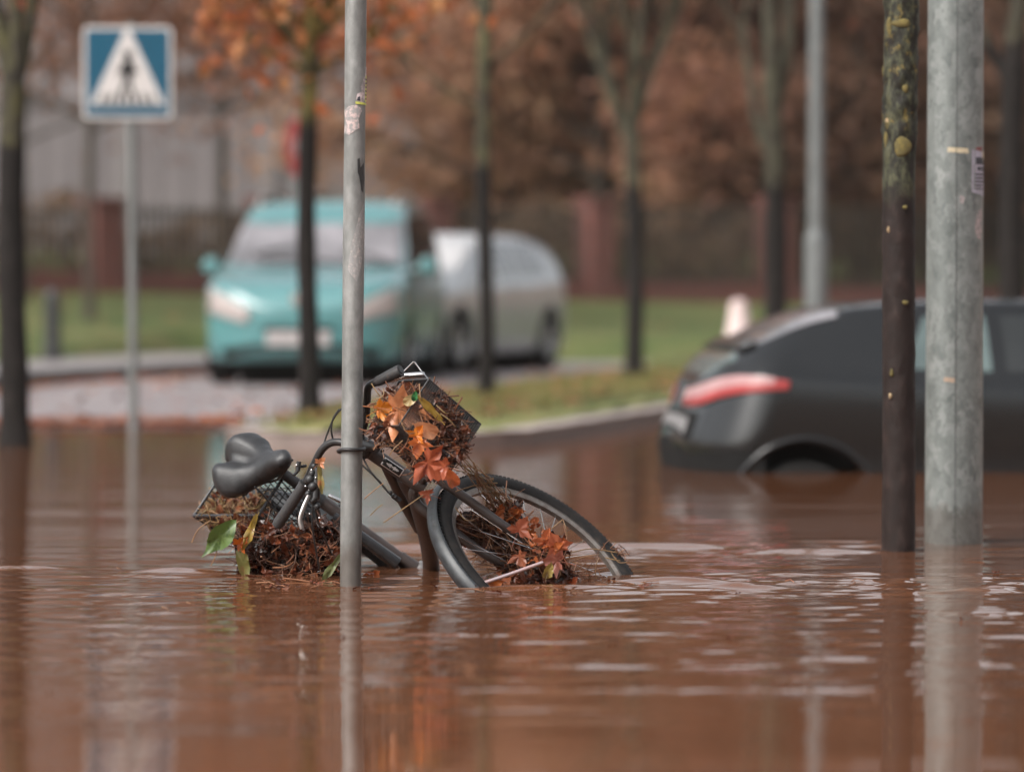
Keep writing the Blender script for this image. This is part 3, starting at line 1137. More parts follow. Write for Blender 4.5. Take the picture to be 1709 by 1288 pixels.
def big_leaf(px, py, D, size_px, kind, cols, rot, label, tilt=0.2, yaw=0, curl=.3, bend=.15, cat='leaf', trans=.25):
    X, Y, Z = frame_of(rot, tilt, yaw)
    size = size_px / F * D / 2
    mb = MB()
    c = at(px, py, D)
    leaf_geo(mb, Vector((0, 0, 0)), X, Y, Z, size, kind, curl * 1.6, bend * 1.8)
    nm = {'maple': 'maple_leaf'}.get(kind, 'leaf')
    mname = 'leaf ' + label[:20]
    mt, n, l, b = nt(mname)
    mp = coord(n, l)
    t = noise(n, l, mp, 34, 8, .72)
    r = ramp(n, [(.34, cols[0]), (.52, cols[1]), (.62, cols[2]), (.74, tuple(c * .45 for c in cols[2]))])
    l.new(t.outputs[0], r.inputs[0])
    l.new(r.outputs[0], b.inputs['Base Color'])
    b.inputs['Roughness'].default_value = .3
    tr = n.new('ShaderNodeBsdfTranslucent')
    l.new(r.outputs[0], tr.inputs['Color'])
    ms = n.new('ShaderNodeMixShader')
    ms.inputs[0].default_value = trans
    l.new(b.outputs[0], ms.inputs[1])
    l.new(tr.outputs[0], ms.inputs[2])
    l.new(ms.outputs[0], n['Material Output'].inputs['Surface'])
    o = mb.build(nm, mt, angle=60)
    o.location = c
    return tag(o, label, cat)


OR = ((.62, .20, .05), (.55, .16, .05), (.40, .10, .04))
PE = ((.66, .30, .14), (.60, .24, .11), (.5, .17, .07))
RD = ((.33, .075, .035), (.42, .11, .05), (.24, .05, .03))
BR = ((.16, .05, .03), (.24, .08, .045), (.10, .035, .025))
YE = ((.42, .27, .05), (.34, .22, .045), (.25, .17, .04))
GR = ((.11, .19, .035), (.16, .24, .06), (.07, .13, .025))
SA_ = ((.50, .17, .09), (.44, .13, .07), (.36, .09, .05))

DB = 10.655      # just in front of the basket's front wall
big_leaf(664, 686, DB + .02, 108, 'maple', PE, 1.75, 'large salmon orange maple leaf spread over the front basket rim', .15, .2)
big_leaf(634, 683, DB + .03, 52, 'maple', ((.72, .30, .04), (.66, .22, .03), (.55, .17, .04)), 1.2, 'bright yellow-orange leaf hooked on the basket rim next to the pole', .1, .5, .6)
big_leaf(711, 716, DB - .015, 46, 'broad', ((.70, .37, .20), (.64, .30, .15), (.55, .22, .1)), -1.1, 'pale peach leaf on the front basket netting', .2, .1, .5)
big_leaf(695, 727, DB - .02, 44, 'maple', ((.68, .23, .03), (.62, .19, .03), (.5, .14, .03)), .6, 'bright orange leaf under the pale peach one on the basket', .1, -.3, .4)
big_leaf(699, 740, DB - .022, 50, 'maple', OR, 3.3, 'orange leaf hanging point down on the front basket netting', .2, .2, .4)
big_leaf(714, 772, DB - .02, 92, 'maple', RD, 2.2, 'large red brown maple leaf flat on the lower front basket', .25, .2, .3)
big_leaf(742, 779, DB - .03, 46, 'maple', ((.50, .15, .07), (.42, .11, .05), (.34, .08, .04)), -1.4, 'small coppery red leaf at the lower corner of the front basket', .2, -.2, .4)
big_leaf(754, 798, DB - .03, 38, 'broad', ((.52, .15, .03), (.44, .10, .04), (.30, .10, .04)), -.5, 'orange red oval leaf where basket meets fork', .2, .3, .5)
big_leaf(718, 682, DB - .005, 62, 'narrow', YE, -.75, 'mustard yellow narrow leaf on the front basket', .2, .1, .3)
big_leaf(686, 666, DB - .005, 30, 'broad', ((.62, .52, .26), (.55, .42, .2), (.4, .3, .12)), 1.0, 'cream coloured leaf bit beside a green scrap in the basket', .1, .1, .4)
big_leaf(692, 661, DB - .012, 18, 'broad', ((.03, .16, .05), (.04, .2, .06), (.02, .1, .03)), .2, 'small bright green leaf scrap in the front basket', .1, .1, .4)
big_leaf(715, 825, 10.80, 36, 'maple', SA_, -1.3, 'curled salmon leaf stuck on the fork crown', .3, .2, .5)
big_leaf(368, 896, 11.22, 66, 'broad', ((.075, .13, .03), (.11, .17, .045), (.05, .09, .02)), -2.25, 'broad green leaf dangling off the rear basket', .5, -.5, .7, .3)
big_leaf(417, 888, 11.24, 66, 'narrow', YE, -2.75, 'yellow narrow leaf hanging down over the rear basket side', .1, .2, .4)
big_leaf(398, 908, 11.24, 38, 'maple', ((.64, .17, .02), (.56, .13, .02), (.42, .1, .02)), .9, 'vivid orange leaf on the dark rear basket side', .1, .2, .5)
big_leaf(406, 943, 11.24, 58, 'oval', ((.24, .2, .07), (.2, .2, .06), (.3, .2, .08)), 2.9, 'olive yellow leaf at the foot of the rear basket by the water', .2, .3, .5)
big_leaf(553, 948, 11.1, 60, 'narrow', ((.12, .15, .05), (.16, .18, .07), (.1, .11, .04)), -2.5, 'grey green narrow leaf against the thin pole near the water', .2, .1, .3)
big_leaf(535, 800, 10.98, 50, 'narrow', ((.26, .22, .08), (.2, .16, .05), (.36, .12, .05)), 3.05, 'thin yellow green leaf hanging under the handlebar', .1, .2, .4)
big_leaf(533, 772, 10.98, 26, 'maple', PE, .8, 'tiny orange leaf caught above the brake lever', .1, .2, .5)
big_leaf(866, 884, 10.90, 52, 'maple', SA_, .4, 'salmon orange leaf on the fork end above the hub', .2, .1, .5)
big_leaf(911, 904, 10.86, 50, 'maple', ((.56, .19, .08), (.48, .14, .06), (.36, .09, .04)), .3, 'orange maple leaf standing upright on the hub heap', .1, -.2, .5)
big_leaf(931, 913, 10.85, 58, 'maple', ((.52, .17, .08), (.46, .14, .07), (.38, .1, .05)), -.5, 'large orange leaf at the outer tip of the hub heap', .1, .2, .4)
big_leaf(930, 936, 10.84, 56, 'maple', ((.44, .17, .12), (.38, .14, .1), (.3, .1, .07)), -1.4, 'dusky pink leaf below the orange ones on the hub heap', .3, .1, .4)
big_leaf(866, 928, 10.86, 44, 'maple', ((.40, .13, .06), (.3, .1, .05), (.22, .07, .04)), 2.6, 'rust coloured leaf over the hub just above the rod', .2, -.2, .5)
big_leaf(915, 952, 10.82, 30, 'broad', ((.38, .3, .08), (.3, .22, .06), (.22, .14, .05)), .3, 'small mustard leaf tucked under the hub heap', .1, .3, .5)
big_leaf(824, 972, 10.86, 34, 'broad', ((.56, .17, .03), (.5, .14, .03), (.4, .1, .03)), 1.3, 'bright orange leaf floating at the water line inside the wheel', .5, .1, .5)
big_leaf(957, 968, 10.90, 20, 'broad', ((.5, .13, .04), (.42, .1, .04), (.32, .08, .03)), .6, 'little orange leaf at the far tip of the floating debris', .4, .1, .5)
big_leaf(617, 961, 11.3, 40, 'maple', ((.5, .15, .04), (.4, .11, .04), (.28, .08, .03)), .9, 'orange leaf on the water between thin pole and frame tube', .5, .1, .5)


def debris(name, label, blobs, lm, tm, seed, lsize=(.018, .045), tlen=(.05, .16), flat=.35):
    """tangle of leaves and twigs: blobs = (px, py, D, rx px, ry px, depth m, leaves, twigs)"""
    r = random.Random(seed)
    a, t = MB(), MB()
    for (px, py, D, rx, ry, dep, nl, ntw) in blobs:
        def pt():
            while True:
                u, v = r.uniform(-1, 1), r.uniform(-1, 1)
                if u * u + v * v < 1:
                    break
            return at(px + u * rx, py + v * ry, D + r.uniform(-dep, dep) * math.sqrt(max(0.05, 1 - u * u - v * v)))
        for _ in range(nl):
            c = pt()
            if c.z < .004:
                c.z = .004
            X, Y, Z = frame_of(r.uniform(0, 6.28), r.gauss(.3, .7), r.gauss(0, .8))
            leaf_geo(a, c, X, Y, Z, r.uniform(*lsize), r.choice(['maple', 'oval', 'broad', 'maple']), r.uniform(.2, 1.0), r.uniform(-.3, .6), r.random() < .4, r)
        for _ in range(ntw):
            c = pt()
            L = r.uniform(*tlen)
            ang = r.uniform(0, 6.28)
            d = Vector((math.cos(ang), r.gauss(0, .35), math.sin(ang) * .8)).normalized()
            bnd = Vector((r.gauss(0, .3), r.gauss(0, .2), r.gauss(-.1, .3))) * L * .35
            pts = catmull([c - d * L / 2, c + bnd, c + d * L / 2], 4)
            rad = r.choice([r.uniform(.0006, .0012), r.uniform(.0009, .0018), r.uniform(.0016, .003)])
            t.tube(pts, [rad * (1 - .5 * k / len(pts)) for k in range(len(pts))], 5)
    o = a.build(name, lm, angle=60)
    tag(o, label, 'leaf debris', kind='stuff')
    if t.v:
        t.build('twigs', tm, o)
    return o


debris('leaf_debris', 'tangle of brown leaves and twigs filling the front basket',
       [(672, 690, 10.74, 40, 48, .04, 40, 150), (708, 735, 10.74, 44, 40, .03, 40, 150), (700, 670, 10.76, 36, 30, .03, 26, 110), (735, 715, 10.78, 30, 40, .02, 16, 90), (645, 722, 10.80, 28, 24, .03, 14, 70), (716, 775, 10.76, 36, 18, .03, 26, 70), (690, 720, 10.67, 50, 50, .01, 12, 60), (745, 722, 10.72, 34, 44, .02, 22, 50), (762, 745, 10.71, 20, 26, .015, 12, 22), (742, 690, 10.74, 20, 22, .01, 3, 16), (740, 755, 10.69, 26, 18, .015, 16, 20)],
       M['leafmix'], M['twig'], 1, (.010, .024), (.03, .09))
debris('leaf_debris', 'dead leaves and twigs heaped in the open top of the rear basket',
       [(402, 834, 11.88, 44, 20, .06, 150, 240), (364, 844, 11.98, 20, 16, .04, 50, 90), (438, 840, 11.74, 28, 17, .05, 70, 90), (384, 858, 11.74, 42, 12, .02, 40, 100), (358, 858, 11.88, 22, 16, .03, 10, 34), (430, 872, 11.55, 42, 18, .03, 44, 90), (372, 868, 11.76, 26, 14, .02, 26, 40), (398, 872, 11.62, 34, 14, .03, 46, 60), (385, 850, 11.82, 44, 14, .03, 60, 50)],
       M['leafbrown'], M['straw'], 2, (.010, .026), (.03, .09))
debris('leaf_debris', 'dark wet leaf mass hanging below the rear basket down to the water',
       [(460, 925, 11.33, 58, 42, .06, 230, 330), (520, 930, 11.30, 46, 42, .06, 170, 240), (436, 905, 11.30, 34, 28, .05, 60, 120), (540, 900, 11.28, 24, 30, .04, 40, 80), (485, 955, 11.33, 78, 14, .05, 130, 120)],
       M['leafdark'], M['twigdark'], 3, (.016, .042), (.05, .16))
debris('leaf_debris', 'reddish leaves scattered over the dark mass below the saddle',
       [(465, 890, 11.24, 40, 16, .03, 24, 10), (545, 925, 11.2, 24, 26, .03, 20, 12), (490, 925, 11.24, 50, 34, .03, 18, 16), (480, 960, 11.25, 60, 8, .03, 12, 4)],
       M['leafbrown'], M['twig'], 4, (.012, .026), (.03, .1))
debris('leaf_debris', 'heap of wet brown leaves packed round the front hub',
       [(880, 940, 11.07, 48, 34, .05, 190, 90), (918, 935, 10.97, 30, 42, .05, 100, 50), (840, 905, 11.08, 44, 30, .04, 80, 70), (800, 880, 11.09, 40, 24, .03, 46, 60), (905, 965, 10.95, 60, 10, .05, 70, 60), (846, 858, 11.10, 26, 26, .03, 30, 40), (775, 895, 11.1, 20, 20, .03, 18, 20)],
       M['leafmix'], M['twig'], 5, (.014, .036), (.04, .14))
debris('leaf_debris', 'orange leaves on top of the brown heap at the front hub',
       [(912, 915, 10.86, 28, 30, .03, 16, 6), (880, 880, 10.98, 18, 16, .03, 8, 6), (846, 866, 11.06, 20, 22, .02, 10, 4)],
       M['leaforange'], M['twig'], 6, (.012, .03), (.03, .1))
debris('leaf_debris', 'dark wet twigs and leaf scraps clinging to the outer netting of the front basket',
       [(740, 718, 10.70, 38, 48, .015, 44, 90), (765, 742, 10.69, 20, 28, .01, 20, 34), (728, 668, 10.70, 30, 22, .01, 12, 30), (718, 784, 10.70, 32, 14, .02, 30, 40), (640, 712, 10.72, 20, 22, .02, 14, 34)],
       M['leafmix'], M['twigdark'], 8, (.008, .022), (.02, .07))
# strands of dry grass hanging from basket over wheel, and loose stems
r = random.Random(21)
sm = MB()
for k in range(34):
    t0 = r.random()
    p = [(778 + r.gauss(0, 7), 768 + r.gauss(0, 8), 10.72), (792 + r.gauss(0, 9), 792 + r.gauss(0, 8), 10.76), (815 + r.gauss(0, 8), 818 + r.gauss(0, 8), 10.98), (836 + r.gauss(0, 10), 850 + r.gauss(0, 12), 11.10), (858 + r.gauss(0, 14), 880 + r.gauss(0, 10), 11.12)]
    i0 = r.choice([0, 0, 1, 2]); i1 = r.choice([3, 4, 5, 5])
    if i1 - i0 < 2:
        i1 = i0 + 2
    sm.tube(catmull([at(*q_) for q_ in p[i0:i1]], 5), r.uniform(.0009, .0019), 5)
for (a, b_) in (((640, 872), (706, 826)), ((608, 832), (640, 806)), ((638, 842), (618, 860)), ((700, 640), (705, 668)), ((640, 648), (622, 668)), ((352, 868), (320, 905)), ((362, 905), (352, 944)), ((344, 842), (352, 868)), ((336, 860), (360, 848)),
                 ((620, 640), (640, 668)), ((945, 905), (940, 868)), ((918, 885), (940, 866)), ((952, 922), (1030, 922)), ((1000, 930), (996, 970)), ((790, 868), (760, 846)), ((760, 820), (830, 806)), ((800, 830), (824, 800)), ((940, 945), (1000, 925)), ((1010, 930), (1035, 935)), ((1020, 922), (1046, 938)), ((668, 700), (700, 720)), ((650, 760), (672, 735)), ((735, 690), (760, 712)), ((728, 676), (748, 690))):
    D = 10.64 if (a[0] > 630 and a[0] < 770 and a[1] < 800) else (11.25 if a[0] < 420 else (10.78 if a[0] < 760 else 10.9 if a[0] < 940 else 11.15))
    m0 = ((a[0] + b_[0]) / 2 + r.gauss(0, 5), (a[1] + b_[1]) / 2 + r.gauss(0, 5))
    sm.tube(catmull([at(a[0], a[1], D), at(m0[0], m0[1], D - .01), at(b_[0], b_[1], D)], 5), .0016, 6)
o = sm.build('dry_stems', M['straw'])
tag(o, 'dry grass stems trailing from the front basket across the wheel', 'plant debris', kind='stuff')
r = random.Random(5)
tw = MB()
for k in range(26):       # twig knot on the tyre at the water's end of the wheel
    c = at(1022 + r.gauss(0, 9), 922 + r.gauss(0, 4), 11.29)
    a = r.uniform(0, 6.28)
    d = Vector((math.cos(a), r.gauss(0, .4), math.sin(a) * .7)) * r.uniform(.015, .035)
    tw.tube([c - d, c + Vector((0, 0, r.gauss(0, .006))), c + d], .0013, 5)
for k in range(14):
    c = at(r.uniform(940, 1010), r.uniform(935, 972), 11.1)
    d = Vector((r.gauss(0, 1), r.gauss(0, .3), r.gauss(0, .5))).normalized() * r.uniform(.02, .07)
    tw.tube([c - d, c + Vector((0, 0, r.gauss(0, .012))), c + d], .0011, 5)
o = tw.build('twig_tangle', M['twig'])
tag(o, 'knot of thin dark twigs snagged on the front tyre', 'twigs', kind='stuff')

r = random.Random(31)
fb_, ft_ = MB(), MB()
for k in range(150):
    if k < 60:
        px, py = r.gauss(900, 90), r.uniform(962, 990)
    elif k < 105:
        px, py = r.gauss(470, 70), r.uniform(958, 985)
    else:
        px, py = r.uniform(0, 1709), r.uniform(930, 1250)
    Y = CH * F / (py - 502)
    c = Vector(((px - 854.5) / F * Y, Y, .005))
    a = r.uniform(0, 6.28)
    if r.random() < .45:
        X_ = Vector((math.cos(a), math.sin(a), r.gauss(0, .12))).normalized()
        Y_ = Vector((-math.sin(a), math.cos(a), r.gauss(0, .12))).normalized()
        leaf_geo(fb_, c, X_, Y_, Vector((0, 0, 1)), r.uniform(.008, .022), r.choice(['oval', 'broad', 'maple']), .4, .3, False, r)
    else:
        d = Vector((math.cos(a), math.sin(a), r.gauss(0, .08))) * r.uniform(.01, .045)
        ft_.tube([c - d, c + Vector((r.gauss(0, .004), 0, r.uniform(0, .006))), c + d], r.uniform(.0009, .0018), 5)
o = fb_.build('floating_leaves', M['leafbrown'])
tag(o, 'small leaf bits and twigs floating on the flood water round the bicycle', 'leaf debris', kind='stuff')
ft_.build('twigs', M['twig'], o)



def tide(m, z0=.6, hgt=.07):
    """wet, silty band just above the water line (object space height)"""
    n, l = m.node_tree.nodes, m.node_tree.links
    b = n['Principled BSDF']
    tc = n.new('ShaderNodeTexCoord')
    sx = n.new('ShaderNodeSeparateXYZ')
    l.new(tc.outputs['Object'], sx.inputs[0])
    mp = coord(n, l, (1, 1, .6))
    nn = noise(n, l, mp, 30, 5)
    ad = n.new('ShaderNodeMath')
    ad.operation = 'MULTIPLY_ADD'
    ad.inputs[1].default_value = -.16
    l.new(nn.outputs[0], ad.inputs[0])
    l.new(sx.outputs[2], ad.inputs[2])
    mr = n.new('ShaderNodeMapRange')
    mr.inputs[1].default_value = z0 + hgt - .075
    mr.inputs[2].default_value = z0 + hgt - .03
    mr.inputs[3].default_value = .5
    mr.inputs[4].default_value = 0
    l.new(ad.outputs[0], mr.inputs[0])
    src = b.inputs['Base Color'].links[0].from_socket
    mx = n.new('ShaderNodeMix')
    mx.data_type = 'RGBA'
    l.new(mr.outputs[0], mx.inputs[0])
    l.new(src, mx.inputs[6])
    mx.inputs[7].default_value = (.075, .055, .042, 1)
    l.new(mx.outputs[2], b.inputs['Base Color'])


# ------------------------------------------------------------------ poles in the water
m, n, l, b = nt('galvanised steel weathered')
mp = coord(n, l, (1, 1, .5))
t1 = noise(n, l, mp, 22, 6, .65)
r1 = ramp(n, [(.3, (.145, .148, .142)), (.5, (.215, .218, .21)), (.72, (.31, .31, .30))])
l.new(t1.outputs[0], r1.inputs[0])
mp2 = coord(n, l, (1, 1, .25))
t2 = noise(n, l, mp2, 9, 4)
mx = n.new('ShaderNodeMix'); mx.data_type = 'RGBA'; mx.blend_type = 'MULTIPLY'
mx.inputs[0].default_value = .7
r2 = ramp(n, [(.38, (.55, .52, .49)), (.58, (1, 1, 1))])
l.new(t2.outputs[0], r2.inputs[0]); l.new(r1.outputs[0], mx.inputs[6]); l.new(r2.outputs[0], mx.inputs[7])
l.new(mx.outputs[2], b.inputs['Base Color'])
b.inputs['Metallic'].default_value = .25
b.inputs['Roughness'].default_value = .5
bpn = n.new('ShaderNodeBump'); bpn.inputs['Strength'].default_value = .15; bpn.inputs['Distance'].default_value = .003
l.new(t1.outputs[0], bpn.inputs['Height']); l.new(bpn.outputs[0], b.inputs['Normal'])
M['galv'] = m
m, n, l, b = nt('galvanised spangle')
mp = coord(n, l, (1, 1, .7))
vo = n.new('ShaderNodeTexVoronoi'); vo.inputs['Scale'].default_value = 40
t1 = noise(n, l, mp, 26, 7, .72)
ad = n.new('ShaderNodeMix'); ad.data_type = 'RGBA'; ad.inputs[0].default_value = .12
l.new(mp.outputs[0], ad.inputs[6]); l.new(t1.outputs['Color'], ad.inputs[7]); l.new(ad.outputs[2], vo.inputs['Vector'])
mz = n.new('ShaderNodeMix'); mz.data_type = 'RGBA'; mz.inputs[0].default_value = .62
l.new(vo.outputs['Color'], mz.inputs[6]); l.new(t1.outputs[0], mz.inputs[7])
bw = n.new('ShaderNodeRGBToBW'); l.new(mz.outputs[2], bw.inputs[0])
r1 = ramp(n, [(.3, (.115, .128, .122)), (.5, (.19, .208, .198)), (.74, (.285, .30, .288))])
l.new(bw.outputs[0], r1.inputs[0]); l.new(r1.outputs[0], b.inputs['Base Color'])
b.inputs['Metallic'].default_value = .3; b.inputs['Roughness'].default_value = .45
M['spangle'] = m

tide(M['galv'], .6, .075)
tide(M['spangle'], .6, .09)
pt_, pb_ = at(594, 0, 10.85), at(585, 975, 10.85)
pdir = (pt_ - pb_).normalized()
pole = empty('pole', pb_ - pdir * .6, 0, 'thin grey steel pole standing in the water in front of the bicycle', 'pole')
MBp = MB()
MBp.tube([pdir * z for z in np.linspace(0, 3.6, 40)], [.0302 + .0004 * math.sin(z * 9) for z in np.linspace(0, 3.6, 40)], 28)
MBp.build('post', M['galv'], pole)
MBc = MB().lathe([(.031, -.02), (.0325, -.02), (.0325, .012), (.02, .026), (0, .03)], pdir * 3.6, pdir, 28)
MBc.build('cap', M['black'], pole)


def pole_z(py):
    return .6 + (975 - py) * 10.85 / F


def wrap_patch(poly, r, base_pt, axis, name, material, parent):
    """a sticker bent round a pole: poly = (angle in degrees, 0 facing the viewer, + to the right; height m)"""
    b_ = bmesh.new()
    vs = [b_.verts.new((a, h * 1000, 0)) for a, h in poly]
    b_.faces.new(vs)
    bmesh.ops.triangulate(b_, faces=b_.faces)
    bmesh.ops.subdivide_edges(b_, edges=b_.edges, cuts=3, use_grid_fill=True)
    for v in b_.verts:
        a, h = math.radians(v.co.x), v.co.y / 1000
        v.co = Vector((math.sin(a) * r, -math.cos(a) * r, 0)) + Vector(axis) * h + Vector(base_pt)
    me = bpy.data.meshes.new(name)
    b_.to_mesh(me)
    b_.free()
    o = bpy.data.objects.new(name, me)
    COL.objects.link(o)
    me.materials.append(material)
    o.parent = parent
    s_m = o.modifiers.new('solid', 'SOLIDIFY')
    s_m.thickness = .0006
    s_m.offset = 0
    return o


M['stickY'] = mat('sticker yellow', (.62, .62, .10), (.5, .52, .12), 30, rough=.5)
M['stickP'] = mat('sticker pale', (.62, .52, .52), (.45, .37, .36), 60, rough=.6, c3=(.26, .235, .23), lo=.4, hi=.62)
M['stickR'] = mat('sticker remains', (.50, .38, .36), (.30, .27, .26), 90, rough=.7, c3=(.24, .235, .23), lo=.42, hi=.6)
M['tar'] = mat('black smear', (.012, .012, .013), (.03, .03, .03), 60, rough=.4)
M['ink'] = mat('sticker print', (.03, .03, .04), (.06, .06, .07), 40, rough=.6)
Rp = .0310
zb = lambda py: pole_z(py)
sk = wrap_patch([(5, zb(172)), (86, zb(175)), (86, zb(112)), (72, zb(120)), (66, zb(128)), (50, zb(134)), (58, zb(142)), (34, zb(146)), (40, zb(154)), (14, zb(158))], Rp, (0, 0, 0), pdir, 'sticker', M['stickP'], pole)
wrap_patch([(5, zb(170.5)), (86, zb(173)), (86, zb(176.5)), (5, zb(174.5))], Rp + .0007, (0, 0, 0), pdir, 'sticker_edge', M['stickY'], sk)
wrap_patch([(66, zb(170)), (84, zb(171)), (84, zb(126)), (72, zb(128))], Rp + .0007, (0, 0, 0), pdir, 'sticker_print', M['stickY'], sk)
for q_ in range(6):
    y_ = 132 + q_ * 6.4
    wrap_patch([(68, zb(y_ + 3)), (80, zb(y_ + 3.4)), (80, zb(y_ + .4)), (68, zb(y_))], Rp + .0014, (0, 0, 0), pdir, 'sticker_mark', M['ink'], sk)
wrap_patch([(12, zb(169)), (30, zb(169.5)), (28, zb(162)), (16, zb(163))], Rp + .0014, (0, 0, 0), pdir, 'sticker_mark', M['ink'], sk)
wrap_patch([(-70, zb(222)), (-30, zb(226)), (0, zb(220)), (28, zb(214)), (22, zb(200)), (44, zb(184)), (10, zb(176)), (-30, zb(178)), (-66, zb(186)), (-52, zb(204))], Rp, (0, 0, 0), pdir, 'sticker_remnant', M['stickR'], pole)
wrap_patch([(18, zb(266)), (30, zb(264)), (36, zb(280)), (60, zb(272)), (70, zb(300)), (58, zb(322)), (44, zb(318)), (30, zb(296)), (20, zb(288))], Rp, (0, 0, 0), pdir, 'tar_smear', M['tar'], pole)
wrap_patch([(-30, zb(450)), (20, zb(470)), (70, zb(420)), (66, zb(340)), (30, zb(360)), (-10, zb(410))], Rp - .0004, (0, 0, 0), pdir, 'sticker_remnant', mat('faint glue', (.30, .29, .28), (.24, .235, .23), 80, rough=.6, c3=(.38, .34, .32)), pole)

# cable lock round the pole
ck = MB()
c0 = at(586, 751, 10.85)
ring = []
for k in range(41):
    a = 2 * PI * k / 40
    ring.append(c0 + Vector((math.cos(a) * .037, math.sin(a) * .052 + .012, .004 * math.cos(a) + .003 * math.sin(2 * a) - .010 * math.sin(a) * .3)))
ck.tube(ring, .0052, 10)
o = ck.build('cable_lock', M['black'])
tag(o, 'black cable lock looped round the thin steel pole', 'bike lock')

# thick lamp post
lpb = at(1591, 905, 12.75)
lamp = empty('lamp_post', (lpb.x, lpb.y, -.6), 0, 'thick galvanised lamp post with peeling stickers standing in the flood', 'lamp post')
RL = .0955
MB().tube([(0.012 * z / 2.4 * .3, 0, z) for z in np.linspace(0, 5, 40)], [RL + .002 - .0024 * z for z in np.linspace(0, 5, 40)], 48).build('post', M['spangle'], lamp)


def lz(py):
    return .6 + CH - (py - 502) * 12.75 / F


wrap_patch([(-4.2, .02), (-3.2, .02), (-3.2, 3.4), (-4.2, 3.4)], RL + .0006, (0, 0, 0), (0.0015, 0, 1), 'weld_seam', M['tar'], lamp)
M['tape'] = mat('masking tape', (.62, .53, .36), (.52, .43, .29), 40, rough=.6)
M['lilac'] = mat('sticker lilac', (.46, .43, .50), (.36, .33, .40), 60, rough=.5)
RL2 = RL - .0035
wrap_patch([(-22, lz(256)), (22, lz(258)), (20, lz(250)), (-22, lz(248))], RL2 + .001, (.003, 0, 0), (0, 0, 1), 'tape_strip', M['tape'], lamp)
wrap_patch([(64, lz(270)), (88, lz(271)), (88, lz(256)), (66, lz(254))], RL2 + .0016, (.003, 0, 0), (0, 0, 1), 'tape_strip', M['tape'], lamp)
sk = wrap_patch([(30, lz(322)), (64, lz(327)), (80, lz(330)), (80, lz(257)), (30, lz(252))], RL2 + .001, (.003, 0, 0), (0, 0, 1), 'sticker', M['lilac'], lamp)
for k, (a0, a1, y0, y1) in enumerate(((40, 76, 264, 276), (44, 62, 280, 286), (38, 76, 291, 294), (38, 70, 297, 300), (38, 74, 303, 306), (38, 66, 309, 312), (38, 74, 315, 317), (66, 78, 279, 288))):
    wrap_patch([(a0, lz(y1)), (a1, lz(y1)), (a1, lz(y0)), (a0, lz(y0))], RL2 + .0018, (.003, 0, 0), (0, 0, 1), 'sticker_print', M['ink'], sk)
wrap_patch([(24, lz(326)), (70, lz(340)), (84, lz(336)), (80, lz(326)), (40, lz(322))], RL2 + .0005, (.003, 0, 0), (0, 0, 1), 'sticker_remnant', M['tar'], lamp)
wrap_patch([(42, lz(395)), (58, lz(402)), (66, lz(380)), (64, lz(350)), (46, lz(352)), (38, lz(372))], RL2 + .001, (.003, 0, 0), (0, 0, 1), 'sticker_remnant', M['stickR'], lamp)
wrap_patch([(2, lz(338)), (10, lz(342)), (13, lz(330)), (4, lz(328))], RL2 + .001, (.003, 0, 0), (0, 0, 1), 'sticker_remnant', M['stickP'], lamp)
wrap_patch([(-28, lz(635)), (-6, lz(638)), (-5, lz(630)), (-26, lz(628))], RL + .0004, (.001, 0, 0), (0, 0, 1), 'sticker_remnant', mat('glue stain', (.40, .28, .2), (.32, .26, .2), 60, rough=.6), lamp)
wrap_patch([(40, lz(252)), (66, lz(254)), (66, lz(246)), (42, lz(248))], RL2 + .001, (.003, 0, 0), (0, 0, 1), 'sticker_remnant', mat('red scrap', (.25, .05, .05), (.18, .05, .05), 60), lamp)

# ------------------------------------------------------------------ trees


def barkmat(name, wrap, dark, mid, moss, scale=14, mossn=.5):
    """bark that turns from dark below to mossy above height wrap (object space)"""
    m, n, l, b = nt(name)
    mp = coord(n, l, (1, 1, .45))
    t = noise(n, l, mp, scale, 7, .7)
    r1 = ramp(n, [(.3, tuple(c * .75 for c in dark)), (.55, tuple(c * 1.2 for c in dark)), (.72, tuple(c * 2.4 for c in dark))])
    r2 = ramp(n, [(.32, dark), (.47, mid), (.60, moss), (.8, tuple(c * 1.35 for c in moss))])
    l.new(t.outputs[0], r1.inputs[0]); l.new(t.outputs[0], r2.inputs[0])
    tc = n.new('ShaderNodeTexCoord')
    sx = n.new('ShaderNodeSeparateXYZ'); l.new(tc.outputs['Object'], sx.inputs[0])
    nn = noise(n, l, mp, 6, 3)
    ad = n.new('ShaderNodeMath'); ad.operation = 'MULTIPLY_ADD'; ad.inputs[1].default_value = .16
    l.new(nn.outputs[0], ad.inputs[0]); l.new(sx.outputs[2], ad.inputs[2])
    mr = n.new('ShaderNodeMapRange'); mr.inputs[1].default_value = wrap + .05; mr.inputs[2].default_value = wrap + .13
    l.new(ad.outputs[0], mr.inputs[0])
    mx = n.new('ShaderNodeMix'); mx.data_type = 'RGBA'
    l.new(mr.outputs[0], mx.inputs[0]); l.new(r1.outputs[0], mx.inputs[6]); l.new(r2.outputs[0], mx.inputs[7])
    l.new(mx.outputs[2], b.inputs['Base Color'])
    b.inputs['Roughness'].default_value = .85
    b.inputs['Specular IOR Level'].default_value = .2
    bp = n.new('ShaderNodeBump'); bp.inputs['Strength'].default_value = .5; bp.inputs['Distance'].default_value = .01
    l.new(t.outputs[0], bp.inputs['Height']); l.new(bp.outputs[0], b.inputs['Normal'])
    return m


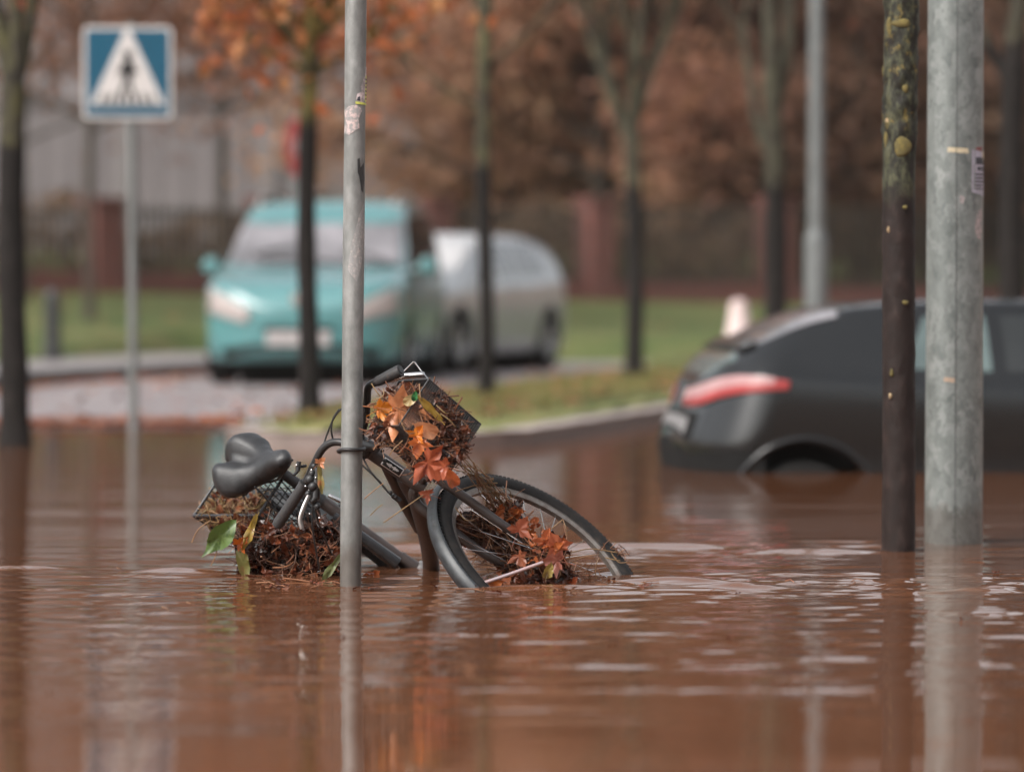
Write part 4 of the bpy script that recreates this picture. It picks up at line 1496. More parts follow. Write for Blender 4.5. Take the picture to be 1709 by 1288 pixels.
def grow(mb, p, d, L, r, depth, rnd, tips, up=.25, spread=.55, split=3):
    n_ = 5
    pts, rs = [p.copy()], [r]
    for k in range(n_):
        d = (d + Vector((rnd.gauss(0, .09), rnd.gauss(0, .09), up * .12))).normalized()
        p = p + d * (L / n_)
        pts.append(p.copy())
        rs.append(r * (1 - .42 * (k + 1) / n_))
    mb.tube(pts, rs, 8 if r > .02 else 5, False)
    if depth == 0:
        tips.append((p.copy(), d.copy()))
        return
    for k in range(split):
        a = rnd.uniform(0, 2 * PI)
        o = d.orthogonal().normalized()
        o = Matrix.Rotation(a + 2 * PI * k / split, 3, d) @ o
        nd = (d + o * rnd.uniform(.35, 1) * spread + Vector((0, 0, up * .3))).normalized()
        i0 = rnd.choice([3, 4, 5]) if depth > 1 else rnd.choice([2, 3, 4, 5])
        tips.append((pts[i0].copy(), nd.copy()))
        grow(mb, pts[i0], nd, L * rnd.uniform(.55, .85), rs[i0] * rnd.uniform(.5, .75), depth - 1, rnd, tips, up, spread, split)


def leaves_np(C, size, rnd, droop=.3):
    """kite-shaped leaves at centres C"""
    C = np.asarray(C)
    N_ = len(C)
    s = rnd.uniform(size * .6, size * 1.3, N_)[:, None]
    a = rnd.normal(size=(N_, 3)); a[:, 2] -= droop; a /= np.linalg.norm(a, axis=1)[:, None]
    h = rnd.normal(size=(N_, 3)); h -= a * (h * a).sum(1)[:, None]; h /= np.linalg.norm(h, axis=1)[:, None]
    nn = np.cross(a, h)
    tip, base = C + a * s, C - a * s
    l_ = C + h * s * .62 + a * s * .15 + nn * s * .15
    r_ = C - h * s * .62 + a * s * .15 + nn * s * .15
    V = np.stack([base, r_, tip, l_], 1).reshape(-1, 3)
    return V, np.arange(len(V)).reshape(-1, 4)


def tree(name, label, X, Y, z0, r, h_fork, wrap, seed, limbs, depth=2, leaf=None, group=None, cat='tree', moss=(.11, .115, .035), dark=(.012, .010, .009), L=1.6, spread=.55, lsize=.05, nleaf=0, lscatter=.35, trunk_top=None, mid=(.045, .04, .028), split=3, lmaxz=9, lminz=0, up=.3, xmin=-99):
    rnd = random.Random(seed)
    nr = np.random.default_rng(seed)
    root = empty(name, (X, Y, z0), 0, label, cat, group)
    tb = MB()
    tp = trunk_top or h_fork
    pts, rs = [], []
    ph = rnd.uniform(0, 6)
    for z in np.linspace(-.5, tp, 40):
        pts.append((.02 * math.sin(z * 1.7 + ph) * min(1, max(z, 0)), .015 * math.sin(z * 1.3 + ph * 2), z))
        flare = .35 * math.exp(-max(z, 0) / .12)
        rs.append(r * (1 + flare - .16 * z / tp) + r * .03 * math.sin(z * 11 + ph))
    tb.tube(pts, rs, 20, False)
    tips = []
    top = Vector(pts[-1])
    for (zf, az, tilt, Lk, rk) in limbs:
        zz = min(zf, tp)
        i = min(39, int(round((zz + .5) / (tp + .5) * 39)))
        d = Vector((math.sin(az) * math.sin(tilt), math.cos(az) * math.sin(tilt), math.cos(tilt)))
        grow(tb, Vector(pts[i]), d, L * Lk, rs[i] * rk, depth, rnd, tips, up, spread, split)
    bm_ = barkmat('bark ' + str(seed), wrap, dark, mid, moss)
    tb.build('trunk', bm_, root)
    if leaf is not None and nleaf and tips:
        tp_ = np.array([t[0] for t in tips])
        idx = nr.integers(0, len(tp_), nleaf)
        # clumps: leaves gather near some tips
        wgt = nr.gamma(.7, 1, len(tp_)); wgt /= wgt.sum()
        idx = nr.choice(len(tp_), nleaf, p=wgt)
        C = tp_[idx] + nr.normal(0, lscatter, (nleaf, 3)) * np.array([1, 1, .7])
        C = C[(C[:, 2] < lmaxz) & (C[:, 2] > lminz) & (C[:, 0] > xmin)]
        V, Fq = leaves_np(C, lsize, nr)
        npmesh('crown', V, Fq, leaf, root)
    return root


L_or = leafmat('maple orange', [(.46, .14, .055), (.52, .18, .07), (.40, .12, .055), (.54, .25, .09), (.36, .11, .06)], .5, .3, .35)
L_rb = leafmat('dull russet leaves', [(.27, .135, .10), (.33, .16, .11), (.22, .12, .09), (.40, .19, .11), (.30, .17, .11)], .6, .2, .5)
L_rd = leafmat('russet leaves', [(.28, .10, .065), (.36, .13, .075), (.22, .09, .065), (.46, .15, .06), (.30, .14, .085)], .6, .2, .5)
L_bn = leafmat('beech brown', [(.54, .32, .225), (.45, .26, .185), (.57, .335, .23), (.50, .305, .20), (.55, .37, .23), (.42, .25, .18)], .6, .2, .5)
L_dk = leafmat('dark brown leaves', [(.17, .10, .076), (.21, .115, .082), (.14, .09, .066), (.26, .14, .095), (.18, .115, .075)], .6, .2, .5)
L_hd = leafmat('hedge leaves', [(.15, .098, .066), (.20, .125, .08), (.13, .095, .055), (.25, .14, .085)], .6, .2, .3)

# street trees of the flooded island and kerbs
def pxX(px, D):
    return (px - 854.5) / F * D


tree('street_tree', 'dark trunked tree at the water edge beyond the crossing sign, at the picture edge', pxX(24, 21.2), 21.2, -.05, .082, 2.05, 1.72, 11,
     [(1.85, 1.2, .30, .9, .75), (2.05, -1.4, .16, 1, .8), (1.95, .2, .45, .8, .5)], 2, L_rd, nleaf=160, lsize=.05, moss=(.075, .07, .03))
tree('maple_tree', 'young maple with bright orange leaves growing on the grass island', pxX(517, 22.8), 22.8, .08, .062, 2.45, 1.78, 12,
     [(2.05, -1.4, 1.1, .34, .42), (2.1, 1.55, 1.15, .42, .42), (2.2, -.4, 1.1, .4, .4), (2.25, 2.6, 1.1, .4, .4), (2.15, -1.9, .8, .5, .5), (2.2, 1.2, .8, .55, .5), (2.3, -.9, .8, .7, .55), (2.4, 1.9, .65, .7, .55), (2.45, .4, .2, 1, .8), (2.2, 2.8, .9, .6, .5)], 2, L_or, up=.2, xmin=-.72, nleaf=1000, lsize=.055, moss=(.19, .15, .045), L=1.15, lscatter=.3, mid=(.07, .06, .025))
tree('street_tree', 'slim mossy tree on the grass island in front of the silver car', pxX(811, 26.6), 26.6, .1, .055, 2.9, 1.62, 13,
     [(2.05, -1.5, 1.1, .5, .4), (2.3, 1.4, .8, .5, .4), (2.6, -1.2, .55, .8, .6), (2.9, .8, .25, 1, .85)], 2, L_rd, nleaf=90, lsize=.05, moss=(.085, .083, .04), L=1.5)
tree('street_tree', 'tree forking into a vase of upright limbs between silver and black cars', pxX(1058, 31.8), 31.8, .12, .075, 2.15, 1.62, 14,
     [(1.95, -1.2, .42, 1, .7), (2.05, 1.3, .42, 1, .75), (2.15, .2, .12, 1.1, .75), (2.1, 2.7, .3, .9, .6), (2.0, -.6, .6, .8, .5)], 2, L_rd, nleaf=60, lsize=.05, moss=(.078, .074, .045), L=1.5)
tree('street_tree', 'tree with blackened lower trunk right behind the black car', pxX(1291, 28), 28, -.1, .085, 2.6, 1.75, 15,
     [(1.9, -1.2, .6, .8, .5), (2.3, 1.2, .4, .9, .7), (2.6, -.3, .2, 1, .85)], 2, L_rd, nleaf=60, lsize=.05, moss=(.062, .06, .04), L=1.5)
tree('street_tree', 'dark tree behind the thick lamp post and the black car roof', pxX(1692, 24), 24, -.1, .085, 2.6, 2.5, 16,
     [(2.2, -1.2, .4, .8, .5), (2.6, .8, .25, 1, .8)], 2, L_dk, nleaf=60, lsize=.05, moss=(.05, .045, .03), L=1.5)

# mossy tree standing in the water next to the lamp post
D7 = 12.35
tz = lambda py: CH - (py - 502) * D7 / F
gb = at(1496, 918, D7)
root = empty('mossy_tree', (gb.x, gb.y, -.4), 0, 'slender dark tree crusted with yellow moss higher up, next to thick lamp post', 'tree')
nz, na = 420, 44
Zs = np.linspace(0, 4.2, nz)
An = np.linspace(0, 2 * PI, na, endpoint=False)
A2, Z2 = np.meshgrid(An, Zs)
R2 = np.full_like(A2, .0525) + .004 * np.exp(-Z2 / .3)
r9 = np.random.default_rng(9)
up = sstep(.4 + tz(275), .4 + tz(245), Z2)
for k in range(60):
    ka, kz, ph = r9.integers(0, 7), r9.uniform(8, 90), r9.uniform(0, 6.28)
    R2 += .00013 * np.sin(ka * A2 + ph) * np.sin(kz * Z2 + 3 * ph + .8 * np.sin(2 * A2 + ph)) * (1 + 2.2 * up)
R2 += .0025 * up
R2 += r9.normal(0, .00035, R2.shape) * (1 + 2.5 * up)
lean = Z2 * .006
V = np.stack([np.cos(A2) * R2 + lean + .004 * np.sin(Z2 * 3), np.sin(A2) * R2, Z2], 2).reshape(-1, 3)
i, j = np.meshgrid(np.arange(na), np.arange(nz - 1))
a = (j * na + i).ravel(); b_ = (j * na + (i + 1) % na).ravel()
m = barkmat('mossy bark', .4 + tz(262) - .13, (.017, .011, .0095), (.02, .02, .015), (.075, .075, .045), 34)
# lichen freckles
n, l = m.node_tree.nodes, m.node_tree.links
b = n['Principled BSDF']
b.inputs['Roughness'].default_value = .55
mp = coord(n, l, (1, 1, .8))
vo = noise(n, l, mp, 22, 6, .7)
rv = ramp(n, [(.57, (0, 0, 0)), (.66, (1, 1, 1))])
l.new(vo.outputs[0], rv.inputs[0])
src = b.inputs['Base Color'].links[0].from_socket
mx = n.new('ShaderNodeMix'); mx.data_type = 'RGBA'
tc = n.new('ShaderNodeTexCoord'); sx = n.new('ShaderNodeSeparateXYZ'); l.new(tc.outputs['Object'], sx.inputs[0])
mr = n.new('ShaderNodeMapRange'); mr.inputs[1].default_value = .4 + tz(300); mr.inputs[2].default_value = .4 + tz(230)
l.new(sx.outputs[2], mr.inputs[0])
mm = n.new('ShaderNodeMath'); mm.operation = 'MULTIPLY'; l.new(rv.outputs[0], mm.inputs[0]); l.new(mr.outputs[0], mm.inputs[1])
l.new(mm.outputs[0], mx.inputs[0]); l.new(src, mx.inputs[6]); mx.inputs[7].default_value = (.17, .125, .035, 1)
l.new(mx.outputs[2], b.inputs['Base Color'])
npmesh('trunk', V, np.stack([a, b_, b_ + na, a + na], 1), m, root, True)
M['lichen'] = mat('yellow lichen', (.18, .14, .04), (.12, .095, .032), 60, rough=.9, bump=.6, bscale=200, c3=(.12, .10, .04))
M['lichen2'] = mat('pale lichen', (.40, .30, .18), (.3, .2, .1), 60, rough=.9, bump=.6)


def lichen(px, py, w_px, h_px, material, ang=None):
    z = .4 + tz(py)
    cx = z * .006
    off = (px - (854.5 + F * (gb.x + cx) / D7)) / F * D7
    an = math.asin(max(-1, min(1, off / .054)))
    b_ = bmesh.new()
    bmesh.ops.create_icosphere(b_, subdivisions=3, radius=1)
    sw, sh = w_px / F * D7 / 2, h_px / F * D7 / 2
    rr = random.Random(int(px * 7 + py))
    for v in b_.verts:
        c = v.co
        k = 1 + .10 * math.sin(3 * math.atan2(c.z, c.x) + px) + rr.gauss(0, .05)
        p = Vector((c.x * sw * k, c.y * .007, c.z * sh * k))
        aa = an + p.x / .054
        rad = .0545 + max(0, -c.y) * .006
        v.co = Vector((math.sin(aa) * rad + cx, -math.cos(aa) * rad, z + p.z))
    me = bpy.data.meshes.new('lichen'); b_.to_mesh(me); b_.free()
    for p in me.polygons:
        p.use_smooth = True
    o = bpy.data.objects.new('lichen', me); COL.objects.link(o); me.materials.append(material); o.parent = root


for a in ((1503, 246, 30, 34, 'lichen'), (1477, 234, 9, 40, 'lichen'), (1500, 42, 34, 14, 'lichen'), (1481, 46, 12, 30, 'lichen'), (1479, 203, 9, 9, 'lichen2'), (1507, 150, 10, 14, 'lichen'), (1473, 120, 5, 20, 'lichen'), (1507, 347, 8, 7, 'lichen'), (1481, 384, 5, 11, 'lichen2'), (1486, 622, 6, 13, 'lichen'), (1484, 660, 6, 10, 'lichen2'), (1508, 505, 11, 8, 'lichen')):
    lichen(*a[:4], M[a[4]])

# ------------------------------------------------------------------ crossing sign
DS = 24.4
sg = at(213, 122, DS)
sb = at(219, 712, DS)
sign = empty('crossing_sign', (sg.x, DS, zroad(DS) - .02), math.radians(3), 'blue square pedestrian crossing sign on a grey pole at the water edge', 'road sign')
M['blue'] = mat('sign blue', (.001, .068, .122), (.002, .076, .135), 6, rough=.35)
M['signwhite'] = mat('sign white', (.60, .58, .56), (.52, .50, .49), 8, rough=.4)
M['signblack'] = mat('sign black', (.008, .008, .009), (.012, .012, .012), 8, rough=.4)
M['greypost'] = mat('grey post', (.13, .138, .135), (.17, .178, .174), 12, rough=.5, metal=.2)
SZ = sg.z - (zroad(DS) - .02)
MB().tube([(.035, .03, -.6), (.02, .03, SZ + .32)], .031, 16).build('post', M['greypost'], sign)


def rounded_plate(hw, hh, rad, y0, y1, cz):
    b_ = MB()
    o_ = []
    for (cx, cz_, a0) in ((hw - rad, hh - rad, 0), (-hw + rad, hh - rad, 90), (-hw + rad, -hh + rad, 180), (hw - rad, -hh + rad, 270)):
        for k in range(7):
            a = math.radians(a0 + 15 * k)
            o_.append((cx + rad * math.cos(a), cz_ + rad * math.sin(a)))
    k = len(o_)
    b_.add([(x, y0, z + cz) for x, z in o_] + [(x, y1, z + cz) for x, z in o_], [tuple(range(k)), tuple(range(2 * k - 1, k - 1, -1))] + [(q_, k + q_, k + (q_ + 1) % k, (q_ + 1) % k) for q_ in range(k)])
    return b_


plate = rounded_plate(.283, .293, .036, -.012, .003, SZ).build('sign_plate', M['signwhite'], sign, smooth=False)
rounded_plate(.262, .272, .012, -.0155, -.013, SZ - .0).build('blue_field', M['blue'], plate, smooth=False)


def flat_poly(name, pts, y, material, parent, th=.002):
    b_ = MB()
    k = len(pts)
    b_.add([(x, y, z) for x, z in pts] + [(x, y + th, z) for x, z in pts], [tuple(range(k)), tuple(range(2 * k - 1, k - 1, -1))] + [(q_, k + q_, k + (q_ + 1) % k, (q_ + 1) % k) for q_ in range(k)])
    return b_.build(name, material, parent, smooth=False)


flat_poly('white_triangle', [(-.235, SZ - .205), (.235, SZ - .205), (.012, SZ + .278), (-.012, SZ + .278)], -.0185, M['signwhite'], plate)
pic = MB()
# walking figure and zebra bars in black
def pp(pts, y=-.0215):
    k = len(pts)
    pic.add([(x, y, SZ + z) for x, z in pts] + [(x, y + .002, SZ + z) for x, z in pts], [tuple(range(k)), tuple(range(2 * k - 1, k - 1, -1))] + [(q_, k + q_, k + (q_ + 1) % k, (q_ + 1) % k) for q_ in range(k)])
pp([(.03 * math.cos(t) + .004, .108 + .034 * math.sin(t)) for t in np.linspace(0, 2 * PI, 17)[:-1]])
pp([(-.034, .07), (.036, .07), (.045, -.0), (.028, -.012), (.026, -.05), (-.022, -.05), (-.028, -.005), (-.046, .0)])
pp([(-.03, .066), (-.02, .05), (-.052, -.02), (-.068, -.012)])
pp([(.032, .066), (.02, .05), (.058, -.012), (.07, .0)])
pp([(-.022, -.05), (.004, -.05), (-.02, -.105), (-.036, -.165), (-.064, -.165), (-.046, -.10)])
pp([(.0, -.05), (.026, -.05), (.034, -.10), (.062, -.165), (.034, -.165), (.012, -.11)])
for k in range(7):
    x = -.165 + k * .055
    if abs(x) < .30:
        pp([(x - .015, -.195), (x + .013, -.195), (x * .86 + .010, -.135), (x * .86 - .012, -.135)], -.0205)
pic.build('pictogram', M['signblack'], plate, smooth=False)
clm = MB()
for dz in (-.18, .18):
    clm.box((.027, .025, SZ + dz), (.11, .075, .03))
clm.build('bracket', M['greypost'], sign, smooth=False)

# round red sign seen almost edge on, behind the maple
DR = 37.0
rs_ = at(497, 247, DR)
zr0 = float(zlawn(np.array(rs_.x), np.array(DR)))
rsg = empty('round_sign', (rs_.x, DR, zr0), math.radians(71), 'round red and white road sign turned nearly edge on behind the orange maple', 'road sign')
MB().tube([(.0, .035, -.4), (.0, .035, rs_.z - zr0 + .35)], .03, 14).build('post', M['greypost'], rsg)
M['red'] = mat('sign red', (.55, .03, .035), (.48, .03, .03), 8, rough=.4)
dsk = MB().lathe([(0, -.004), (.29, -.004), (.29, .004), (0, .004)], (0, 0, rs_.z - zr0), (0, -1, 0), 40)
dk = dsk.build('sign_disc', M['red'], rsg, smooth=False)
MB().lathe([(0, .007), (.10, .007), (.10, .005)], (0, 0, rs_.z - zr0), (0, -1, 0), 40).build('white_centre', M['signwhite'], dk, smooth=False)

# bollard on the lawn edge
DBo = 37.5
bp_ = at(88, 594, DBo)
bz0 = float(zlawn(np.array(bp_.x), np.array(DBo))) - .05
bo = MB().lathe([(0, .66 + bp_.z), (.05, .65 + bp_.z), (.078, .60 + bp_.z), (.082, .565 + bp_.z), (.07, .555 + bp_.z), (.07, .53 + bp_.z), (.08, .52 + bp_.z), (.082, .1 + bp_.z), (.1, .08 + bp_.z), (.1, bz0 - .3)], (0, 0, 0), (0, 0, 1), 28)
o = bo.build('bollard', mat('bollard black', (.018, .018, .018), (.028, .027, .027), 20, rough=.5), angle=30)
o.location = (bp_.x, DBo, 0)
tag(o, 'short black bollard at the edge of the lawn beyond the sign pole', 'bollard')

# traffic cone beyond the black car
DCn = 31.0
cp = at(1233, 500, DCn)
zc = float(zlawn(np.array(cp.x), np.array(DCn)))
H_ = cp.z - zc
cone = empty('traffic_cone', (cp.x, DCn, zc), 0, 'white traffic cone with orange bands beyond the black car', 'traffic cone')
M['conew'] = mat('cone faded white', (.62, .50, .48), (.54, .42, .40), 8, rough=.55)
MB().lathe([(.04, H_), (.065, H_ - .015), (.165, .03), (.17, .02), (0, .02)], (0, 0, 0), (0, 0, 1), 32).build('cone_body', M['conew'], cone, angle=30)
M['coneo'] = mat('cone orange', (.62, .13, .04), (.55, .1, .035), 8, rough=.5)
def cone_r(z):
    return .065 + (.165 - .065) * (H_ - .01 - z) / (H_ - .04)
for (z0_, z1_) in ((H_ * .30, H_ * .47), (H_ * .04 + .01, H_ * .16)):
    MB().lathe([(cone_r(z0_) + .003, z0_), (cone_r(z1_) + .003, z1_)], (0, 0, 0), (0, 0, 1), 32).build('band', M['coneo'], cone)
bs = MB(); bs.box((0, 0, .012), (.34, .34, .03)); bs.build('cone_base', M['coneo'], cone, bevel=.01)

# far grey lamp post
DLp = 27.0
lx_ = pxX(1362, DLp)
fl = empty('lamp_post', (lx_, DLp, -.4), 0, 'slim grey lamp post far behind the black car with a wider lower sleeve', 'lamp post')
M['greylamp'] = mat('pale galvanised', (.115, .123, .121), (.155, .163, .16), 8, rough=.5, metal=.2)
MB().tube([(0, 0, z) for z in np.linspace(1.35, 6.5, 12)], [.065 - .004 * z for z in np.linspace(1.35, 6.5, 12)], 24).build('post', M['greylamp'], fl)
MB().lathe([(.082, -.2), (.082, 1.62), (.076, 1.66), (.06, 1.70)], (0, 0, 0), (0, 0, 1), 24).build('sleeve', M['greylamp'], fl, angle=30)
ar = MB(); ar.tube(catmull([(0, 0, 6.4), (0, -.1, 6.7), (-.1, -.6, 6.85)], 5), .03, 10); ar.build('arm', M['greylamp'], fl)
hd_ = MB(); hd_.box((-.14, -.85, 6.86), (.22, .6, .1)); hd_.build('lamp_head', M['greylamp'], fl, bevel=.03)

# ------------------------------------------------------------------ cars


def pchip(xk, yk, x):
    xk, yk = np.asarray(xk, float), np.asarray(yk, float)
    h = np.diff(xk); d = np.diff(yk) / h
    mm = np.zeros(len(xk))
    mm[0], mm[-1] = d[0], d[-1]
    for i in range(1, len(xk) - 1):
        if d[i - 1] * d[i] > 0:
            w1, w2 = 2 * h[i] + h[i - 1], h[i] + 2 * h[i - 1]
            mm[i] = (w1 + w2) / (w1 / d[i - 1] + w2 / d[i])
    x = np.clip(x, xk[0], xk[-1])
    i = np.clip(np.searchsorted(xk, x) - 1, 0, len(xk) - 2)
    t = (x - xk[i]) / h[i]
    return (yk[i] * (1 + 2 * t) * (1 - t) ** 2 + h[i] * mm[i] * t * (1 - t) ** 2 + yk[i + 1] * t * t * (3 - 2 * t) + h[i] * mm[i + 1] * t * t * (t - 1))


class CarShape:
    """smooth body: x rear to front, y left, z up"""

    def __init__(s, L, x, zb, zs, zr, w, wr, r_rear=.5, r_front=.5, ne=2.6):
        s.L, s.x, s.zb, s.zs, s.zr, s.w, s.wr = L, x, zb, zs, zr, w, wr
        s.rr, s.rf, s.ne = r_rear, r_front, ne
        s.lean = (0, 0)

    def ends(s, x):
        e = 1.0
        if x < s.rr:
            e = max(0, 1 - ((s.rr - x) / s.rr) ** s.ne) ** (1 / s.ne)
        if x > s.L - s.rf:
            e = min(e, max(0, 1 - ((x - s.L + s.rf) / s.rf) ** s.ne) ** (1 / s.ne))
        return max(e, .012)

    def knots(s, x):
        g_ = lambda k: float(pchip(s.x, k, np.array(x)))
        zb, zs, zr, w, wr = g_(s.zb), g_(s.zs), g_(s.zr), g_(s.w), g_(s.wr)
        e = s.ends(x)
        w, wr = w * e, min(wr * e, w * e * .95)
        dz = max(zr - zs, .004)
        return [(0, zb), (w * .82, zb), (w * .965, zb + .13 * (zs - zb)), (w, zb + .55 * (zs - zb)), (w * .988, zs - .07 * (zs - zb)), (w * .95, zs + .001),
                (wr, zs + dz * .84), (wr * .78, zs + dz * .965), (0, zr)]

    def P(s, x, v, side=1):
        """v 0 bottom centre .. 8 roof centre (knot units)"""
        K = s.knots(x)
        i = min(int(v), 7)
        t = v - i
        p1, p2 = K[i], K[i + 1]
        p0 = K[i - 1] if i > 0 else (-K[1][0], K[1][1])
        p3 = K[i + 2] if i < 7 else (-K[7][0], K[7][1])
        if i in (5,):          # side glass nearly straight
            c = [p1[k] + (p2[k] - p1[k]) * t for k in (0, 1)]
            c[0] += .018 * math.sin(PI * t)
        else:
            c = []
            for k in (0, 1):
                m1, m2 = (p2[k] - p0[k]) * .5 * .8, (p3[k] - p1[k]) * .5 * .8
                c.append(p1[k] * (1 + 2 * t) * (1 - t) ** 2 + m1 * t * (1 - t) ** 2 + p2[k] * t * t * (3 - 2 * t) + m2 * t * t * (t - 1))
        dxl = s.lean[0] * max(0.0, c[1] - s.lean[1]) * math.exp(-(x / .45) ** 1.5)
        dxl += s.lean[0] * .35 * max(0.0, s.lean[1] - .03 - c[1]) * math.exp(-(x / .45) ** 1.5)
        return Vector((x + dxl, side * c[0], c[1]))

    def N(s, x, v, side=1):
        e = .01
        x0, x1 = max(0.0005, x - e), min(s.L - .0005, x + e)
        a = s.P(x1, v, side) - s.P(x0, v, side)
        b_ = s.P(x, min(8, v + .02), side) - s.P(x, max(0, v - .02), side)
        n_ = a.cross(b_)
        if side < 0:
            n_ = -n_
        if n_.length < 1e-9:
            return Vector((0, side, 0))
        n_ = n_.normalized()
        return -n_ if n_.dot(s.P(x, v, side) - Vector((x * .6 + s.L * .2, 0, .6))) < 0 else n_

    def body(s, nx=110, arches=()):
        mb = MB()
        xs_ = [s.L * (.5 - .5 * math.cos(PI * i / nx)) for i in range(nx + 1)]
        vv = [8 * j / 40 for j in range(41)]
        rows = []
        for x in xs_:
            row = [s.P(x, v, 1) for v in vv] + [s.P(x, v, -1) for v in vv[-2:0:-1]]
            rows.append(row)
        nc = len(rows[0])
        vs = [p for r_ in rows for p in r_]
        fs = []
        for i in range(nx):
            for j in range(nc):
                j2 = (j + 1) % nc
                fs.append((i * nc + j, (i + 1) * nc + j, (i + 1) * nc + j2, i * nc + j2))
        fs.append(tuple(range(nc)))
        fs.append(tuple(nx * nc + j for j in range(nc - 1, -1, -1)))
        return mb.add(vs, fs)

    def patch(s, mb, x0, x1, v0, v1, off, side=1, nx=14, nv=8, skew0=0, skew1=0, taper=0):
        """piece of the surface lifted by off; skew shifts the ends' x from low v to high v"""
        rows = []
        for i in range(nx + 1):
            u = i / nx
            row = []
            for j in range(nv + 1):
                t = j / nv
                xa, xb = x0 + skew0 * t, x1 + skew1 * t
                x = xa + (xb - xa) * u
                x = min(max(x, .001), s.L - .001)
                vc = (v0 + v1) / 2
                v = v0 + (v1 - v0) * t
                v = vc + (v - vc) * (1 - taper * u) 
                row.append(s.P(x, v, side) + s.N(x, v, side) * off)
            rows.append(row)
        mb.grid(rows)
        return mb

    def wrap(s, mb, xin, xend, v0, v1, off, n=14, nv=6):
        """one strip round the tail or the nose, from one side to the other"""
        path = [(xin + (xend - xin) * i / n, -1) for i in range(n + 1)] + [(xend + (xin - xend) * i / n, 1) for i in range(n + 1)]
        mb.grid([[s.P(x, v0 + (v1 - v0) * j / nv, sd) + s.N(x, v0 + (v1 - v0) * j / nv, sd) * off for j in range(nv + 1)] for x, sd in path])
        return mb

    def across(s, mb, x0, x1, sv, off, nx=14, nv=20, skew=0, bow=0):
        """patch over the top from side to side: sv = how far down each side in knot units"""
        rows = []
        for i in range(nx + 1):
            row = []
            for j in range(nv + 1):
                q_ = -1 + 2 * j / nv
                x = x0 + (x1 - x0) * i / nx + bow * q_ * q_
                row.append(s.P(x, 8 - abs(q_) * sv, 1 if q_ >= 0 else -1) + s.N(x, 8 - abs(q_) * sv, 1 if q_ >= 0 else -1) * off)
            rows.append(row)
        mb.grid(rows)
        return mb


def paint(name, c, rough=.3, metal=.2, coat=.6):
    return mat(name, c, tuple(x * .88 for x in c), 3, rough=rough, metal=metal, coat=coat, spec=.5)


def bool_cut(o, cutters):
    """cut the wheel arches, then keep only the result"""
    bm_ = []
    for c in cutters:
        md = o.modifiers.new('cut', 'BOOLEAN')
        md.operation = 'DIFFERENCE'
        md.solver = 'EXACT'
        md.object = c
    dg = bpy.context.evaluated_depsgraph_get()
    me = bpy.data.meshes.new_from_object(o.evaluated_get(dg))
    o.modifiers.clear()
    old = o.data
    o.data = me
    for c in cutters:
        bpy.data.objects.remove(c, do_unlink=True)
    for p in me.polygons:
        p.use_smooth = True
    try:
        me.set_sharp_from_angle(angle=math.radians(45))
    except Exception:
        pass


M['glassdark'] = mat('tinted glass', (.012, .014, .014), (.02, .022, .022), 2, rough=.06, spec=.7)
M['glassgrey'] = mat('windscreen', (.09, .088, .092), (.27, .255, .27), 2.6, rough=.08, spec=.8)  # pale tone stands in for reflected sky, dark blotches for the interior
M['glassteal'] = mat('bright side glass', (.11, .15, .145), (.05, .07, .07), 1.5, rough=.06, spec=.7)
M['lampclear'] = mat('headlamp', (.40, .35, .33), (.30, .26, .25), 9, rough=.25, spec=.5, coat=.2)
M['lampred'] = mat('tail lamp red', (.34, .045, .042), (.27, .035, .035), 9, rough=.3, spec=.4, coat=.1)
M['lamppink'] = mat('tail lamp clear band', (.40, .25, .245), (.33, .18, .18), 9, rough=.35, spec=.3, coat=.0)
M['trim'] = mat('black trim', (.009, .009, .009), (.014, .014, .014), 10, rough=.85, spec=.12)
M['carTyre'] = mat('car tyre', (.011, .011, .011), (.02, .019, .018), 20, rough=.85, spec=.15)
M['alloyw'] = mat('alloy wheel', (.45, .45, .45), (.36, .36, .36), 8, rough=.35, metal=.7)
M['plate'] = mat('number plate', (.40, .37, .36), (.26, .24, .235), 26, rough=.5)


def car_wheel(parent, x, y, z, R_, side, rimM):
    wo = empty('wheel', (x, y, z))
    wo.parent = parent
    w_ = .1
    prof = [(R_ * .62, -w_), (R_ * .93, -w_), (R_, -w_ * .7), (R_, w_ * .7), (R_ * .93, w_), (R_ * .62, w_), (R_ * .6, w_ * .5), (R_ * .6, -w_ * .5)]
    MB().lathe(prof, (0, 0, 0), (0, 1, 0), 40, True).build('tyre', M['carTyre'], wo, angle=30)
    rm = MB()
    yo = side * w_ * .8
    rm.lathe([(R_ * .64, yo), (R_ * .60, yo * 1.05), (R_ * .56, yo * .6), (R_ * .54, -yo * .5)], (0, 0, 0), (0, 1, 0), 40)
    rm.lathe([(0, yo * .85), (R_ * .13, yo * .85), (R_ * .16, yo * .5)], (0, 0, 0), (0, 1, 0), 20)
    for k in range(5):
        a = 2 * PI * k / 5 + .3
        d = Vector((math.cos(a), 0, math.sin(a)))
        rm.tube([d * R_ * .1 + Vector((0, yo * .65, 0)), d * R_ * .58 + Vector((0, yo * .8, 0))], [R_ * .09, R_ * .075], 6, True)
    rm.build('rim', rimM, wo, angle=40)
    MB().lathe([(0, yo * .1), (R_ * .56, yo * .1)], (0, 0, 0), (0, 1, 0), 30).build('brake_disc', M['trim'], wo)
    return wo


def place(root, P, d):
    """put the local origin at P with local x along d"""
    ang = math.atan2(d[1], d[0])
    root.location = P
    root.rotation_euler = (0, 0, ang)


def arch_cutters(specs):
    out = []
    for (x, y, z, R_, wd_) in specs:
        c = MB().tube([(x, y - wd_ / 2, z), (x, y + wd_ / 2, z)], R_, 40)
        out.append(c.build('cutter', M['trim']))
    return out


